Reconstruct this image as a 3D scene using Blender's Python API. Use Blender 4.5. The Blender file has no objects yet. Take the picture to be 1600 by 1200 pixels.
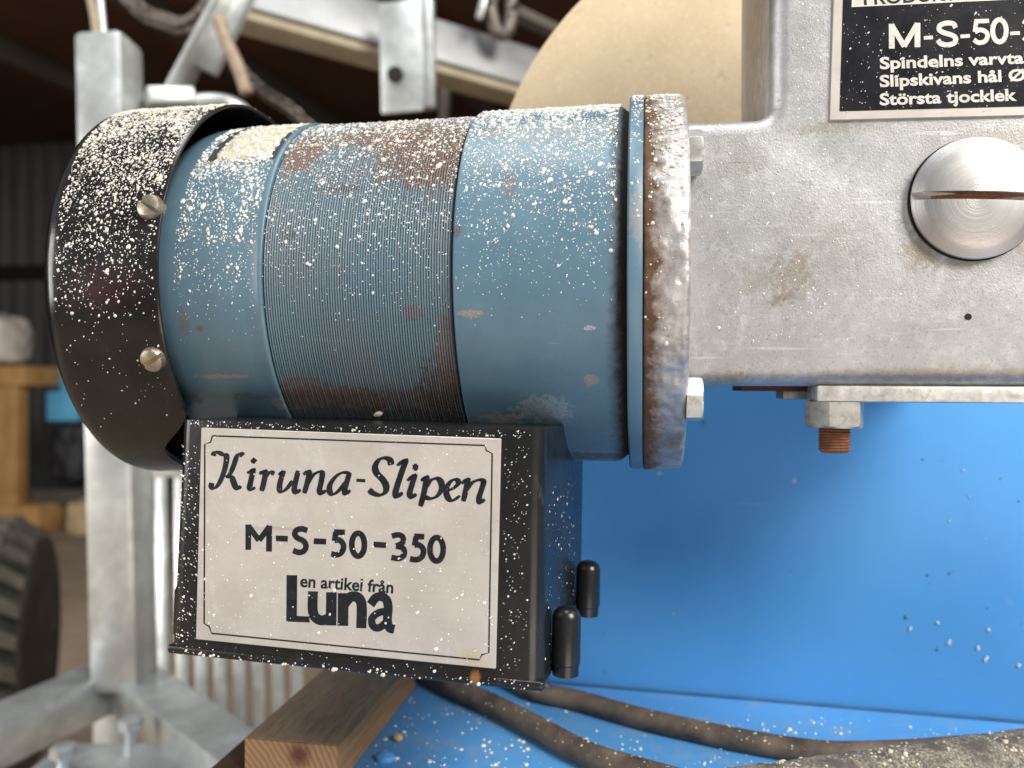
import bpy, bmesh, math, random
import numpy as np
from mathutils import Vector, Matrix, noise

random.seed(7)
rng = np.random.default_rng(7)
scene = bpy.context.scene
col = scene.collection

# ------------------------------------------------------------------ camera
CZ = 0.95                                     # lens height above the barn floor
YAW, PITCH, ROLL, F = 0.16787, -0.003885, 0.004507, 1231.2
_f = np.array([-math.sin(YAW)*math.cos(PITCH), math.cos(YAW)*math.cos(PITCH), -math.sin(PITCH)])
_r0 = np.array([math.cos(YAW), math.sin(YAW), 0.0]); _u0 = np.cross(_r0, _f)
_r = math.cos(ROLL)*_r0 + math.sin(ROLL)*_u0
_u = -math.sin(ROLL)*_r0 + math.cos(ROLL)*_u0
cd = bpy.data.cameras.new('camera'); cam = bpy.data.objects.new('camera', cd); col.objects.link(cam)
cam.matrix_world = Matrix(((_r[0], _u[0], -_f[0], 0), (_r[1], _u[1], -_f[1], 0), (_r[2], _u[2], -_f[2], CZ), (0, 0, 0, 1)))
cd.sensor_width = 36; cd.lens = F/1600*36; cd.clip_start = 0.01; cd.clip_end = 100
cd.dof.use_dof = True; cd.dof.focus_distance = 0.268; cd.dof.aperture_fstop = 9.0
scene.camera = cam

# ------------------------------------------------------------------ light: daylight through the open barn door, plus an added fill
world = bpy.data.worlds.new('World'); scene.world = world; world.use_nodes = True
bg = world.node_tree.nodes['Background']; bg.inputs[0].default_value = (0.80, 0.90, 1.0, 1); bg.inputs[1].default_value = 0.33

def area(name, loc, target, sx, sy, power, color):
    d = bpy.data.lights.new(name, 'AREA'); d.shape = 'RECTANGLE'; d.size = sx; d.size_y = sy; d.energy = power; d.color = color
    o = bpy.data.objects.new(name, d); col.objects.link(o); o.location = loc
    o.rotation_euler = (Vector(target) - Vector(loc)).to_track_quat('-Z', 'Y').to_euler()
    return o
area('door_daylight', (2.3, -1.45, CZ+2.05), (0.0, 0.35, CZ-0.02), 1.6, 1.6, 245, (1.0, 0.955, 0.88))
area('bounce_fill', (0.8, -1.5, CZ-0.85), (-0.05, 0.33, CZ-0.02), 1.4, 0.6, 16, (1.0, 0.93, 0.84))  # added low fill lamp, stands in for light bounced off the ground
area('side_door_daylight', (-3.4, -1.2, CZ+0.5), (-0.9, 1.6, CZ-0.6), 1.6, 1.6, 95, (1.0, 0.97, 0.92))
area('roof_light', (-0.2, 0.05, CZ+1.9), (-0.05, 0.33, CZ), 1.2, 0.6, 22, (0.95, 0.98, 1.0))
scene.view_settings.view_transform = 'Standard'; scene.view_settings.look = 'None'
scene.view_settings.exposure = -0.12; scene.view_settings.gamma = 1.0
scene.view_settings.use_curve_mapping = False
scene.render.engine = 'CYCLES'

# ------------------------------------------------------------------ pixel -> place
CAM = np.array([0, 0, CZ])
def ray(x, y): return _f + _r*(x-800)/F - _u*(y-600)/F
def at_depth(x, y, d): return CAM + ray(x, y)*d
def at_Y(x, y, Y): r = ray(x, y); return CAM + r*(Y/r[1])
def at_Z(x, y, z): r = ray(x, y); return CAM + r*((z-CZ)/r[2])
def at_plane(x, y, o, n): r = ray(x, y); return CAM + r*(np.dot(o-CAM, n)/np.dot(r, n))

# ------------------------------------------------------------------ materials
class NB:
    """small node builder"""
    def __init__(s, name):
        s.m = bpy.data.materials.new(name); s.m.use_nodes = True; s.t = s.m.node_tree
        s.p = s.t.nodes['Principled BSDF']; s._co = None
    def n(s, t, **kw):
        o = s.t.nodes.new(t)
        for k, v in kw.items():
            if k.startswith('_'): setattr(o, k[1:], v)
        return o
    def link(s, a, b): s.t.links.new(a, b)
    def co(s):
        if s._co is None: s._co = s.t.nodes.new('ShaderNodeTexCoord').outputs['Object']
        return s._co
    def mapping(s, scale=(1, 1, 1), rot=(0, 0, 0), loc=(0, 0, 0)):
        o = s.n('ShaderNodeMapping'); s.link(s.co(), o.inputs[0]); o.inputs['Scale'].default_value = scale
        o.inputs['Rotation'].default_value = rot; o.inputs['Location'].default_value = loc; return o.outputs[0]
    def noise(s, scale, detail=4, rough=0.55, vec=None, dist=0):
        o = s.n('ShaderNodeTexNoise'); s.link(vec or s.co(), o.inputs['Vector']); o.inputs['Scale'].default_value = scale
        o.inputs['Detail'].default_value = detail; o.inputs['Roughness'].default_value = rough; o.inputs['Distortion'].default_value = dist
        return o.outputs['Fac']
    def vor(s, scale, vec=None, out='Distance'):
        o = s.n('ShaderNodeTexVoronoi'); s.link(vec or s.co(), o.inputs['Vector']); o.inputs['Scale'].default_value = scale
        return o.outputs[out]
    def ramp(s, x, a, b, ca=(0, 0, 0, 1), cb=(1, 1, 1, 1)):
        o = s.n('ShaderNodeValToRGB'); s.link(x, o.inputs[0]); e = o.color_ramp.elements
        e[0].position = min(a, b); e[1].position = max(a, b)
        e[0].color, e[1].color = (ca, cb) if a < b else (cb, ca); return o.outputs[0]
    def math(s, op, a, b=None, c=None):
        o = s.n('ShaderNodeMath', _operation=op)
        for i, v in enumerate((a, b, c)):
            if v is None: continue
            if isinstance(v, (int, float)): o.inputs[i].default_value = v
            else: s.link(v, o.inputs[i])
        return o.outputs[0]
    def mix(s, fac, a, b):
        o = s.n('ShaderNodeMix', _data_type='RGBA')
        for sock, v in ((o.inputs[0], fac), (o.inputs[6], a), (o.inputs[7], b)):
            if isinstance(v, (int, float)): sock.default_value = v
            elif isinstance(v, tuple): sock.default_value = v if len(v) == 4 else v+(1,)
            else: s.link(v, sock)
        return o.outputs[2]
    def fmix(s, fac, a, b):
        o = s.n('ShaderNodeMix', _data_type='FLOAT')
        for sock, v in ((o.inputs[0], fac), (o.inputs[2], a), (o.inputs[3], b)):
            if isinstance(v, (int, float)): sock.default_value = v
            else: s.link(v, sock)
        return o.outputs[0]
    def blob(s, c, rad, soft=0.5, nscale=180, namp=0.7, detail=5):
        """a stain with a ragged outline: centre and radii in the object's own coordinates"""
        v = s.n('ShaderNodeVectorMath', _operation='SUBTRACT'); s.link(s.co(), v.inputs[0]); v.inputs[1].default_value = c
        d = s.n('ShaderNodeVectorMath', _operation='DIVIDE'); s.link(v.outputs[0], d.inputs[0]); d.inputs[1].default_value = rad
        l = s.n('ShaderNodeVectorMath', _operation='LENGTH'); s.link(d.outputs[0], l.inputs[0])
        q = s.math('ADD', l.outputs['Value'], s.math('MULTIPLY', s.math('SUBTRACT', s.noise(nscale, detail, 0.65), 0.5), namp*2))
        return s.ramp(q, 1.0, 1.0-soft)
    def bump(s, h, strength=0.3, dist=0.0005, nrm=None):
        o = s.n('ShaderNodeBump'); o.inputs['Strength'].default_value = strength; o.inputs['Distance'].default_value = dist
        s.link(h, o.inputs['Height'])
        if nrm is not None: s.link(nrm, o.inputs['Normal'])
        return o.outputs[0]
    def done(s, color=None, rough=None, metal=None, normal=None, spec=None, coat=None):
        for k, v in (('Base Color', color), ('Roughness', rough), ('Metallic', metal), ('Normal', normal), ('Specular IOR Level', spec), ('Coat Weight', coat)):
            if v is None: continue
            i = s.p.inputs[k]
            if isinstance(v, (int, float)): i.default_value = v
            elif isinstance(v, tuple): i.default_value = v if len(v) == 4 else v+(1,)
            else: s.link(v, i)
        return s.m

M = {}
def simple(name, c1, c2, scale, rough=0.6, metal=0.0, bump=0.0, bscale=None, spec=0.5, rv=0.15, bdist=0.0005):
    b = NB(name); n = b.noise(scale, 6, 0.6); c = b.mix(b.ramp(n, 0.35, 0.65), c1, c2)
    nn = None
    if bump: nn = b.bump(b.noise(bscale or scale*4, 5, 0.6), bump, bdist)
    M[name] = b.done(c, b.fmix(n, max(rough-rv, 0.05), min(rough+rv, 1)), metal, nn, spec)
    return M[name]

# ------------------------------------------------------------------ mesh helpers
def mesh_obj(name, verts, faces, mat, parent=None, smooth=False, sharp=None):
    """one mesh object; verts in world metres, stored relative to the parent thing"""
    base = np.array(parent['_b']) if parent is not None else np.zeros(3)
    me = bpy.data.meshes.new(name)
    V = np.asarray(verts, float).reshape(-1, 3)
    if parent is None:
        base = np.array([(V[:, 0].min()+V[:, 0].max())/2, (V[:, 1].min()+V[:, 1].max())/2, V[:, 2].min()])
    me.from_pydata((V-base).tolist(), [], [tuple(int(i) for i in f) for f in faces])
    o = finish(name, me, mat, parent, smooth, sharp)
    o['_b'] = base.tolist()
    if parent is None: o.location = base
    return o
def finish(name, me, mat, parent, smooth, sharp):
    bm = bmesh.new(); bm.from_mesh(me); bmesh.ops.recalc_face_normals(bm, faces=bm.faces); bm.to_mesh(me); bm.free()
    if smooth:
        me.shade_smooth()
        if sharp: me.set_sharp_from_angle(angle=math.radians(sharp))
    me.materials.append(M[mat] if isinstance(mat, str) else mat)
    o = bpy.data.objects.new(name, me); col.objects.link(o)
    if parent is not None: o.parent = parent
    return o
def bm_obj(name, bm, mat, parent=None, smooth=False, sharp=None):
    v = np.array([tuple(x.co) for x in bm.verts]); bm.verts.index_update()
    f = [[x.index for x in fa.verts] for fa in bm.faces]; bm.free()
    return mesh_obj(name, v, f, mat, parent, smooth, sharp)
def thing(name, loc, label, cat, group=None):
    o = bpy.data.objects.new(name, None); col.objects.link(o); o.location = loc; o['_b'] = [float(x) for x in loc]
    o.empty_display_size = 0.02; return tag(o, label, cat, group)
def tag(o, label, cat, group=None):
    o['label'] = label; o['category'] = cat
    if group: o['group'] = group
    return o
def kind(o, k): o['kind'] = k; return o

def box_bm(bm, c, s, R=None, bev=0.0, seg=2):
    t = bmesh.new(); bmesh.ops.create_cube(t, size=1); bmesh.ops.scale(t, vec=s, verts=t.verts)
    if bev: bmesh.ops.bevel(t, geom=t.edges[:], offset=bev, segments=seg, affect='EDGES', profile=0.5)
    if R is not None: bmesh.ops.rotate(t, matrix=R, verts=t.verts)
    bmesh.ops.translate(t, vec=Vector(c), verts=t.verts); merge(bm, t)
def merge(bm, t):
    me = bpy.data.meshes.new('tmp'); t.to_mesh(me); t.free(); bm.from_mesh(me); bpy.data.meshes.remove(me)
def beam_bm(bm, a, b, w, h, up=(0, 0, 1), bev=0.003):
    a, b = Vector(a), Vector(b); x = (b-a); L = x.length; x.normalize(); y = Vector(up).cross(x).normalized(); z = x.cross(y)
    R = Matrix((x, y, z)).transposed(); box_bm(bm, (a+b)/2, (L, w, h), R, bev)
def box(name, c, s, mat, parent=None, R=None, bev=0.002, seg=2):
    bm = bmesh.new(); box_bm(bm, c, s, R, bev, seg); return bm_obj(name, bm, mat, parent, True, 40)
def beam(name, a, b, w, h, mat, parent=None, up=(0, 0, 1), bev=0.003):
    bm = bmesh.new(); beam_bm(bm, a, b, w, h, up, bev); return bm_obj(name, bm, mat, parent, True, 40)
def revolve_x(prof, cy, cz, segs=128, closed_ends=False, disp=None):
    """profile [(x, r)] turned about an axis along X"""
    prof = np.array(prof); n = len(prof); th = np.linspace(0, 2*math.pi, segs, endpoint=False)
    X = np.repeat(prof[:, 0][:, None], segs, 1); Rr = np.repeat(prof[:, 1][:, None], segs, 1); T = np.repeat(th[None], n, 0)
    if disp is not None: X, Rr = disp(X, Rr, T)
    V = np.stack([X, cy-Rr*np.cos(T), cz+Rr*np.sin(T)], -1).reshape(-1, 3)
    i, j = np.meshgrid(np.arange(n-1), np.arange(segs), indexing='ij'); j2 = (j+1) % segs
    Fc = np.stack([i*segs+j, (i+1)*segs+j, (i+1)*segs+j2, i*segs+j2], -1).reshape(-1, 4).tolist()
    if closed_ends: Fc += [list(range(segs)), list(range((n-1)*segs, n*segs))]
    return V, Fc
def lathe(prof, o, axis, segs=48):
    """profile [(along, r)] about an arbitrary axis; ends closed"""
    ax = Vector(axis).normalized(); a = ax.orthogonal().normalized(); b = ax.cross(a); o = Vector(o); V = []; Fc = []
    for (s, r) in prof:
        for k in range(segs):
            t = 2*math.pi*k/segs; V.append(tuple(o+ax*s+(a*math.cos(t)+b*math.sin(t))*r))
    for i in range(len(prof)-1):
        for k in range(segs): k2 = (k+1) % segs; Fc.append((i*segs+k, (i+1)*segs+k, (i+1)*segs+k2, i*segs+k2))
    Fc.append(tuple(range(segs))); Fc.append(tuple(range((len(prof)-1)*segs, len(prof)*segs)))
    return V, Fc
def catmull(P, n=8):
    P = [np.array(p, float) for p in P]
    if len(P) < 3: return [P[0]+(P[-1]-P[0])*k/n for k in range(n+1)]
    Q = [2*P[0]-P[1]]+P+[2*P[-1]-P[-2]]; out = []
    for i in range(1, len(Q)-2):
        a, b, c, d = Q[i-1:i+3]
        for k in range(n):
            t = k/n; out.append(.5*(2*b+(c-a)*t+(2*a-5*b+4*c-d)*t*t+(3*b-a-3*c+d)*t**3))
    out.append(P[-1]); return out
def tube(pts, r, segs=14, n=10, rfun=None):
    P = [Vector(p) for p in catmull(pts, n)]; V = []; Fc = []; up = Vector((0, 0, 1)); N = len(P)
    for i, p in enumerate(P):
        t = (P[min(i+1, N-1)]-P[max(i-1, 0)]).normalized(); a = t.cross(up)
        if a.length < 1e-4: a = t.orthogonal()
        a.normalize(); b = t.cross(a)
        for k in range(segs):
            q = 2*math.pi*k/segs; rr = r if rfun is None else rfun(p, q, i/(N-1))
            V.append(tuple(p+(a*math.cos(q)+b*math.sin(q))*rr))
    for i in range(N-1):
        for k in range(segs): k2 = (k+1) % segs; Fc.append((i*segs+k, i*segs+k2, (i+1)*segs+k2, (i+1)*segs+k))
    Fc.append(tuple(range(segs))); Fc.append(tuple(range((N-1)*segs, N*segs)))
    return V, Fc

def droplets(name, P, N, rad, mat, parent, flat=0.45, stretch=None, tang=None, segs=7):
    """dried splashes: one low dome for every point P (normals N, radii rad)"""
    P = np.asarray(P, float); N = np.asarray(N, float); N = N/np.linalg.norm(N, axis=1)[:, None]; n = len(P)
    ref = np.tile(np.array([[0.31, 0.17, 0.93]]), (n, 1)) if tang is None else np.tile(np.array([tang], float), (n, 1))
    A = ref-(ref*N).sum(1)[:, None]*N; A /= np.linalg.norm(A, axis=1)[:, None]; B = np.cross(N, A)
    st = np.ones(n) if stretch is None else stretch
    rings = ((1.0, -0.12), (0.82, 0.55), (0.42, 0.92)); V = np.zeros((n, 3*segs+1, 3))
    wob = 1+0.16*rng.standard_normal((n, segs))
    for k, (rr, hh) in enumerate(rings):
        for s in range(segs):
            t = 2*math.pi*s/segs+k*0.3
            V[:, k*segs+s] = P+(A*(math.cos(t)*rr*rad*st*wob[:, s])[:, None]+B*(math.sin(t)*rr*rad*wob[:, s])[:, None])+N*(hh*flat*rad)[:, None]
    V[:, 3*segs] = P+N*(flat*rad)[:, None]
    fl = []
    for k in range(2):
        for s in range(segs):
            s2 = (s+1) % segs; fl.append((k*segs+s, k*segs+s2, (k+1)*segs+s2)); fl.append((k*segs+s, (k+1)*segs+s2, (k+1)*segs+s))
    for s in range(segs): fl.append((2*segs+s, 2*segs+(s+1) % segs, 3*segs))
    fl = np.array(fl); Fc = (fl[None]+(np.arange(n)*(3*segs+1))[:, None, None]).reshape(-1, 3)
    base = np.array(parent['_b']); V = (V.reshape(-1, 3)-base).astype(np.float32)
    me = bpy.data.meshes.new(name); me.vertices.add(len(V)); me.vertices.foreach_set('co', V.ravel())
    me.loops.add(len(Fc)*3); me.loops.foreach_set('vertex_index', Fc.ravel().astype(np.int32))
    me.polygons.add(len(Fc)); me.polygons.foreach_set('loop_start', np.arange(0, len(Fc)*3, 3, dtype=np.int32))
    me.update(calc_edges=True); me.shade_smooth(); me.materials.append(M[mat])
    o = bpy.data.objects.new(name, me); col.objects.link(o); o.parent = parent; o['_b'] = base.tolist(); o['kind'] = 'stuff'
    return o
def sizes(n, med, sig, lo, hi): return np.clip(np.exp(np.log(med)+sig*rng.standard_normal(n)), lo, hi)

# ================================================================== dimensions of the grinder
AY, AZ = 0.3315, CZ+0.04166                   # motor axis (runs along X)
R_H, R_RIB, R_RING, R_LIP, R_FL, R_CAP = 0.0721, 0.0704, 0.0713, 0.0750, 0.0745, 0.0806
X_CAPEND, X_CAP, X_RIBL, X_RIBR, X_LIP0, X_LIP1, X_FL = -0.2225, -0.1688, -0.1346, -0.0647, -0.0061, -0.0009, 0.0143
ZT = CZ-0.165                                  # top of the blue tray
B = np.array([0.10, 0.33, ZT])                 # foot of the machine
def on_cyl(x, y, r):
    d = ray(x, y); a = d[1]**2+d[2]**2; h = AZ-CZ; b = -2*(d[1]*AY+d[2]*h); c = AY*AY+h*h-r*r
    t = (-b-math.sqrt(max(b*b-4*a*c, 0)))/2/a; return CAM+d*t
def loc(p): return tuple(float(v) for v in (np.asarray(p)-B))

# ------------------------------------------------------------------ machine materials
def blue_paint(name, stains=(), grime=(), extra_rust=0.0, dust=0.0):
    b = NB(name)
    c = b.mix(b.ramp(b.noise(35, 5, 0.6), 0.3, 0.7), (0.070, 0.136, 0.188), (0.094, 0.172, 0.230))
    c = b.mix(b.math('MULTIPLY', b.ramp(b.noise(420, 6, 0.7), 0.60, 0.75), 0.35), c, (0.02, 0.045, 0.06))
    c = b.mix(b.math('MULTIPLY', b.ramp(b.noise(90, 8, 0.75, b.mapping((1, 1, 2.5))), 0.60, 0.72), 0.45), c, (0.16, 0.20, 0.22))
    rough = b.fmix(b.noise(60, 5), 0.28, 0.52); grain = b.noise(1500, 4, 0.7)
    for (ro, lo_) in ((0.5, 0.735), (-0.35, 0.745), (1.2, 0.74)):      # fine scratches in the paint
        c = b.mix(b.math('MULTIPLY', b.ramp(b.noise(230, 2, 0.5, b.mapping((0.10, 1, 1), (0, ro, 0.3))), lo_, lo_+0.02), 0.5), c, (0.22, 0.25, 0.26))
    if extra_rust:
        f = b.ramp(b.noise(150, 7, 0.7), 0.62, 0.70); f = b.math('MULTIPLY', f, extra_rust); c = b.mix(f, c, (0.16, 0.062, 0.022))
    if dust: c = b.mix(b.math('MULTIPLY', b.ramp(b.noise(26, 6, 0.65), 0.25, 0.7), dust), c, (0.150, 0.158, 0.158))
    for (p, rad, amt, colr) in stains:
        f = b.math('MULTIPLY', b.math('MULTIPLY', b.blob(loc(p), rad, 0.28, 430, 1.3, 8), b.ramp(grain, 0.36, 0.56)), amt); c = b.mix(f, c, colr); rough = b.fmix(f, rough, 0.85)
    for (x0, x1, amt) in grime:                 # packed grime in the groove beside a step
        sx = b.n('ShaderNodeSeparateXYZ'); b.link(b.co(), sx.inputs[0])
        xx = b.math('ADD', sx.outputs[0], b.math('MULTIPLY', b.math('SUBTRACT', b.noise(260, 6, 0.7), 0.5), abs(x1-x0)*1.3))
        mr = b.n('ShaderNodeMapRange'); b.link(xx, mr.inputs[0]); mr.inputs[1].default_value = x0-B[0]; mr.inputs[2].default_value = x1-B[0]
        f = b.math('MULTIPLY', mr.outputs[0], amt); c = b.mix(f, c, (0.022, 0.014, 0.009)); rough = b.fmix(f, rough, 0.9)
    n = b.bump(b.noise(300, 4, 0.6), 0.10, 0.0004)
    n = b.bump(b.noise(2200, 2, 0.6), 0.05, 0.0002, n)
    M[name] = b.done(c, rough, 0.0, n, 0.5)
RUST, RUST2, TAN, DUST = (0.135, 0.058, 0.024), (0.070, 0.030, 0.014), (0.30, 0.215, 0.135), (0.40, 0.39, 0.36)
def cy(px, py): return on_cyl(px, py, R_H)
blue_paint('ring_paint', [(cy(395, 222), (0.012, 0.02, 0.006), 0.9, DUST), (cy(345, 588), (0.012, 0.006, 0.0008), 0.8, TAN),
                          (cy(285, 505), (0.002, 0.006, 0.006), 0.55, RUST), (cy(308, 512), (0.0016, 0.004, 0.0012), 0.9, RUST),
                          (cy(303, 623), (0.003, 0.006, 0.0025), 0.8, RUST), (cy(432, 632), (0.003, 0.006, 0.003), 0.8, TAN), (cy(385, 620), (0.008, 0.006, 0.002), 0.5, RUST2)],
           dust=0.12)
blue_paint('housing_paint', [(cy(735, 490), (0.0045, 0.006, 0.0015), 0.9, TAN), (cy(785, 655), (0.008, 0.006, 0.003), 0.7, TAN), (cy(765, 205), (0.006, 0.01, 0.004), 0.5, RUST),
                             (cy(795, 290), (0.0025, 0.006, 0.006), 0.5, RUST), (cy(925, 595), (0.0028, 0.004, 0.0025), 0.8, TAN), (cy(920, 512), (0.002, 0.004, 0.001), 0.9, DUST),
                             (cy(714, 363), (0.002, 0.004, 0.0024), 0.8, RUST2), (cy(900, 712), (0.03, 0.02, 0.0022), 0.85, RUST2), (cy(845, 640), (0.012, 0.01, 0.006), 0.35, DUST), (cy(865, 205), (0.03, 0.02, 0.006), 0.4, DUST)],
           grime=[(-0.0130, -0.0080, 1.0)])
blue_paint('rib_paint', [(cy(468, 238), (0.009, 0.03, 0.010), 1.0, (0.155, 0.075, 0.036)), (cy(680, 225), (0.026, 0.04, 0.022), 0.95, RUST), (cy(600, 203), (0.020, 0.03, 0.009), 0.9, RUST), (cy(510, 215), (0.020, 0.03, 0.006), 0.6, RUST),
                         (cy(525, 290), (0.010, 0.004, 0.003), 0.6, RUST2), (cy(480, 622), (0.018, 0.012, 0.007), 0.9, RUST), (cy(560, 632), (0.014, 0.012, 0.007), 0.9, RUST), (cy(640, 630), (0.018, 0.012, 0.006), 0.7, RUST),
                         (cy(692, 625), (0.011, 0.02, 0.016), 0.9, RUST2), (cy(470, 592), (0.008, 0.004, 0.0012), 0.9, RUST), (cy(645, 490), (0.005, 0.004, 0.004), 0.55, RUST), (cy(700, 560), (0.006, 0.02, 0.02), 0.55, RUST), (cy(450, 365), (0.003, 0.004, 0.003), 0.6, RUST2),
                         (cy(560, 650), (0.05, 0.02, 0.004), 0.6, (0.015, 0.02, 0.02))], extra_rust=0.5, dust=0.6)
blue_paint('lip_paint', [(on_cyl(1000, 330, R_LIP), (0.004, 0.004, 0.012), 0.4, TAN)])

b = NB('black_lacquer')                        # fan cover and terminal box
c = b.mix(b.ramp(b.noise(40, 6, 0.65), 0.4, 0.7), (0.007, 0.0062, 0.0062), (0.016, 0.014, 0.0135))
c = b.mix(b.math('MULTIPLY', b.blob(loc(on_cyl(160, 450, R_CAP)), (0.02, 0.02, 0.012), 0.9), 0.5), c, (0.045, 0.012, 0.012))
sc = b.ramp(b.noise(240, 3, 0.5, b.mapping((0.12, 1, 1.0), (0.5, 0.3, 0.4))), 0.70, 0.74)
c = b.mix(b.math('MULTIPLY', sc, 0.4), c, (0.12, 0.11, 0.10))
c = b.mix(b.math('MULTIPLY', b.ramp(b.noise(700, 5, 0.7), 0.64, 0.72), 0.5), c, (0.10, 0.085, 0.07))
M['black_lacquer'] = b.done(c, b.fmix(b.ramp(b.noise(70, 6, 0.6), 0.3, 0.7), 0.16, 0.32), 0.0, b.bump(b.noise(350, 4), 0.12, 0.0004), 0.38)

b = NB('black_plastic')
c = b.mix(b.ramp(b.noise(50, 6, 0.65), 0.35, 0.7), (0.0055, 0.0055, 0.006), (0.013, 0.0125, 0.0125))
c = b.mix(b.math('MULTIPLY', b.ramp(b.noise(180, 5, 0.7, b.mapping((1, 1, 0.35), (0.1, 0.5, 0))), 0.62, 0.75), 0.35), c, (0.10, 0.09, 0.085))
c = b.mix(b.math('MULTIPLY', b.blob(loc((-0.160, 0.245, CZ-0.096)), (0.006, 0.02, 0.002), 0.6), 0.9), c, (0.22, 0.09, 0.03))
c = b.mix(b.math('MULTIPLY', b.blob(loc((-0.053, 0.245, CZ-0.0925)), (0.002, 0.02, 0.003), 0.6), 0.9), c, (0.22, 0.09, 0.03))
M['black_plastic'] = b.done(c, b.fmix(b.noise(120, 5), 0.20, 0.38), 0.0, b.bump(b.noise(500, 4), 0.10, 0.0003), 0.45)

b = NB('cast_aluminium')                       # sand cast gear housing, brushed grey paint worn to the metal
big = b.noise(28, 6, 0.6); fine = b.noise(900, 3, 0.6); mid = b.noise(160, 5, 0.65)
c = b.mix(b.ramp(big, 0.32, 0.68), (0.38, 0.372, 0.370), (0.50, 0.493, 0.495))
c = b.mix(b.math('MULTIPLY', b.ramp(b.noise(240, 6, 0.7), 0.50, 0.68), 0.45), c, (0.66, 0.66, 0.685))
c = b.mix(b.math('MULTIPLY', b.ramp(fine, 0.58, 0.72), 0.5), c, (0.22, 0.20, 0.19))
c = b.mix(b.math('MULTIPLY', b.ramp(b.noise(700, 2, 0.5, b.mapping((0.15, 1, 1), (0, 0.45, 0))), 0.64, 0.74), 0.28), c, (0.60, 0.60, 0.62))
sw = b.ramp(b.noise(38, 3, 0.5, b.mapping((1, 1, 0.5), (0, 0.7, 0)), 1.5), 0.60, 0.74); c = b.mix(b.math('MULTIPLY', b.math('MULTIPLY', sw, b.ramp(b.noise(420, 4, 0.7), 0.35, 0.6)), 0.8), c, (0.66, 0.66, 0.70))
for (ro, sc2, lo_, am, colr) in ((0.2, 260, 0.70, 0.5, (0.70, 0.70, 0.72)), (-0.9, 300, 0.71, 0.45, (0.68, 0.68, 0.70)), (0.75, 420, 0.70, 0.4, (0.20, 0.19, 0.18)), (1.45, 360, 0.71, 0.4, (0.65, 0.65, 0.68))):
    c = b.mix(b.math('MULTIPLY', b.ramp(b.noise(sc2, 2, 0.5, b.mapping((0.07, 1, 1), (0, ro, 0))), lo_, lo_+0.03), am), c, colr)
st = []
for (px, py, rx, rz, a) in [(1215, 470, .003, .002, .8), (1240, 430, .010, .008, .5), (1190, 440, .012, .010, .35), (1232, 460, .005, .003, .6), (1140, 590, .010, .003, .8), (1250, 405, .004, .004, .5), (1160, 250, .012, .008, .3), (1600, 330, .006, .02, .6), (1430, 400, .006, .012, .35), (1480, 585, .05, .004, .45), (1445, 385, .007, .008, .7), (1500, 412, .012, .003, .6), (1430, 310, .004, .010, .5), (1560, 215, .02, .004, .4), (1300, 200, .02, .003, .5), (1290, 380, .02, .02, .25)]:
    p = at_Y(px, py, 0.285); f = b.math('MULTIPLY', b.blob(loc(p), (rx, 0.03, rz), 0.7, 420, 1.4, 7), a*0.8)
    c = b.mix(f, c, (0.27, 0.21, 0.135))
f = b.math('MULTIPLY', b.blob(loc((0.0425, 0.325, CZ+0.18)), (0.0075, 0.06, 0.085), 0.5, 120, 0.35), 0.75); c = b.mix(f, c, (0.13, 0.095, 0.075))
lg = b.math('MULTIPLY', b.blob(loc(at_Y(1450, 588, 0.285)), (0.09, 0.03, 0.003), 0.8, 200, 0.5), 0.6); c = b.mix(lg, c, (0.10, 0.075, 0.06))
nrm = b.bump(b.noise(60, 4, 0.6), 0.15, 0.0012); nrm = b.bump(b.noise(1400, 4, 0.7), 0.32, 0.0005, nrm)
M['cast_aluminium'] = b.done(c, b.fmix(mid, 0.28, 0.52), 0.66, nrm)

b = NB('flange_casting')
c = b.mix(b.ramp(b.noise(120, 6, 0.65), 0.35, 0.65), (0.32, 0.298, 0.288), (0.50, 0.482, 0.476))
sx = b.n('ShaderNodeSeparateXYZ'); b.link(b.co(), sx.inputs[0])
q = b.math('ADD', sx.outputs[0], b.math('MULTIPLY', b.math('SUBTRACT', b.noise(170, 7, 0.7), 0.5), 0.016))
ru = b.ramp(b.math('MULTIPLY', b.math('SUBTRACT', q, X_LIP1-B[0]), 100), 0.78, 0.25); c = b.mix(ru, c, (0.085, 0.043, 0.020))
c = b.mix(b.math('MULTIPLY', b.ramp(b.noise(330, 6, 0.7), 0.60, 0.70), 0.55), c, (0.19, 0.125, 0.07))
c = b.mix(b.math('MULTIPLY', b.blob(loc(on_cyl(1040, 690, R_FL)), (0.02, 0.03, 0.008), 0.9), 0.55), c, (0.12, 0.075, 0.06))
M['flange_casting'] = b.done(c, b.fmix(ru, b.fmix(b.noise(300, 5), 0.30, 0.55), 0.8), b.fmix(ru, 0.6, 0.05), b.bump(b.noise(700, 5, 0.7), 0.35, 0.0007))

b = NB('turned_steel')                         # machined plug: rings left by the lathe tool
gx = b.n('ShaderNodeVectorMath', _operation='SUBTRACT'); b.link(b.co(), gx.inputs[0]); PC = at_Y(1521, 312, 0.282); gx.inputs[1].default_value = loc(PC)
sc_ = b.n('ShaderNodeVectorMath', _operation='MULTIPLY'); b.link(gx.outputs[0], sc_.inputs[0]); sc_.inputs[1].default_value = (1, 0, 1)
ln = b.n('ShaderNodeVectorMath', _operation='LENGTH'); b.link(sc_.outputs[0], ln.inputs[0])
rr = b.n('ShaderNodeCombineXYZ'); b.link(ln.outputs['Value'], rr.inputs[0]); rn = b.noise(2600, 3, 0.7, rr.outputs[0])
c = b.mix(b.ramp(rn, 0.3, 0.7), (0.40, 0.385, 0.37), (0.56, 0.54, 0.525))
M['turned_steel'] = b.done(c, b.fmix(b.noise(90, 5), 0.34, 0.52), 1.0, b.bump(rn, 0.45, 0.0002))

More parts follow.
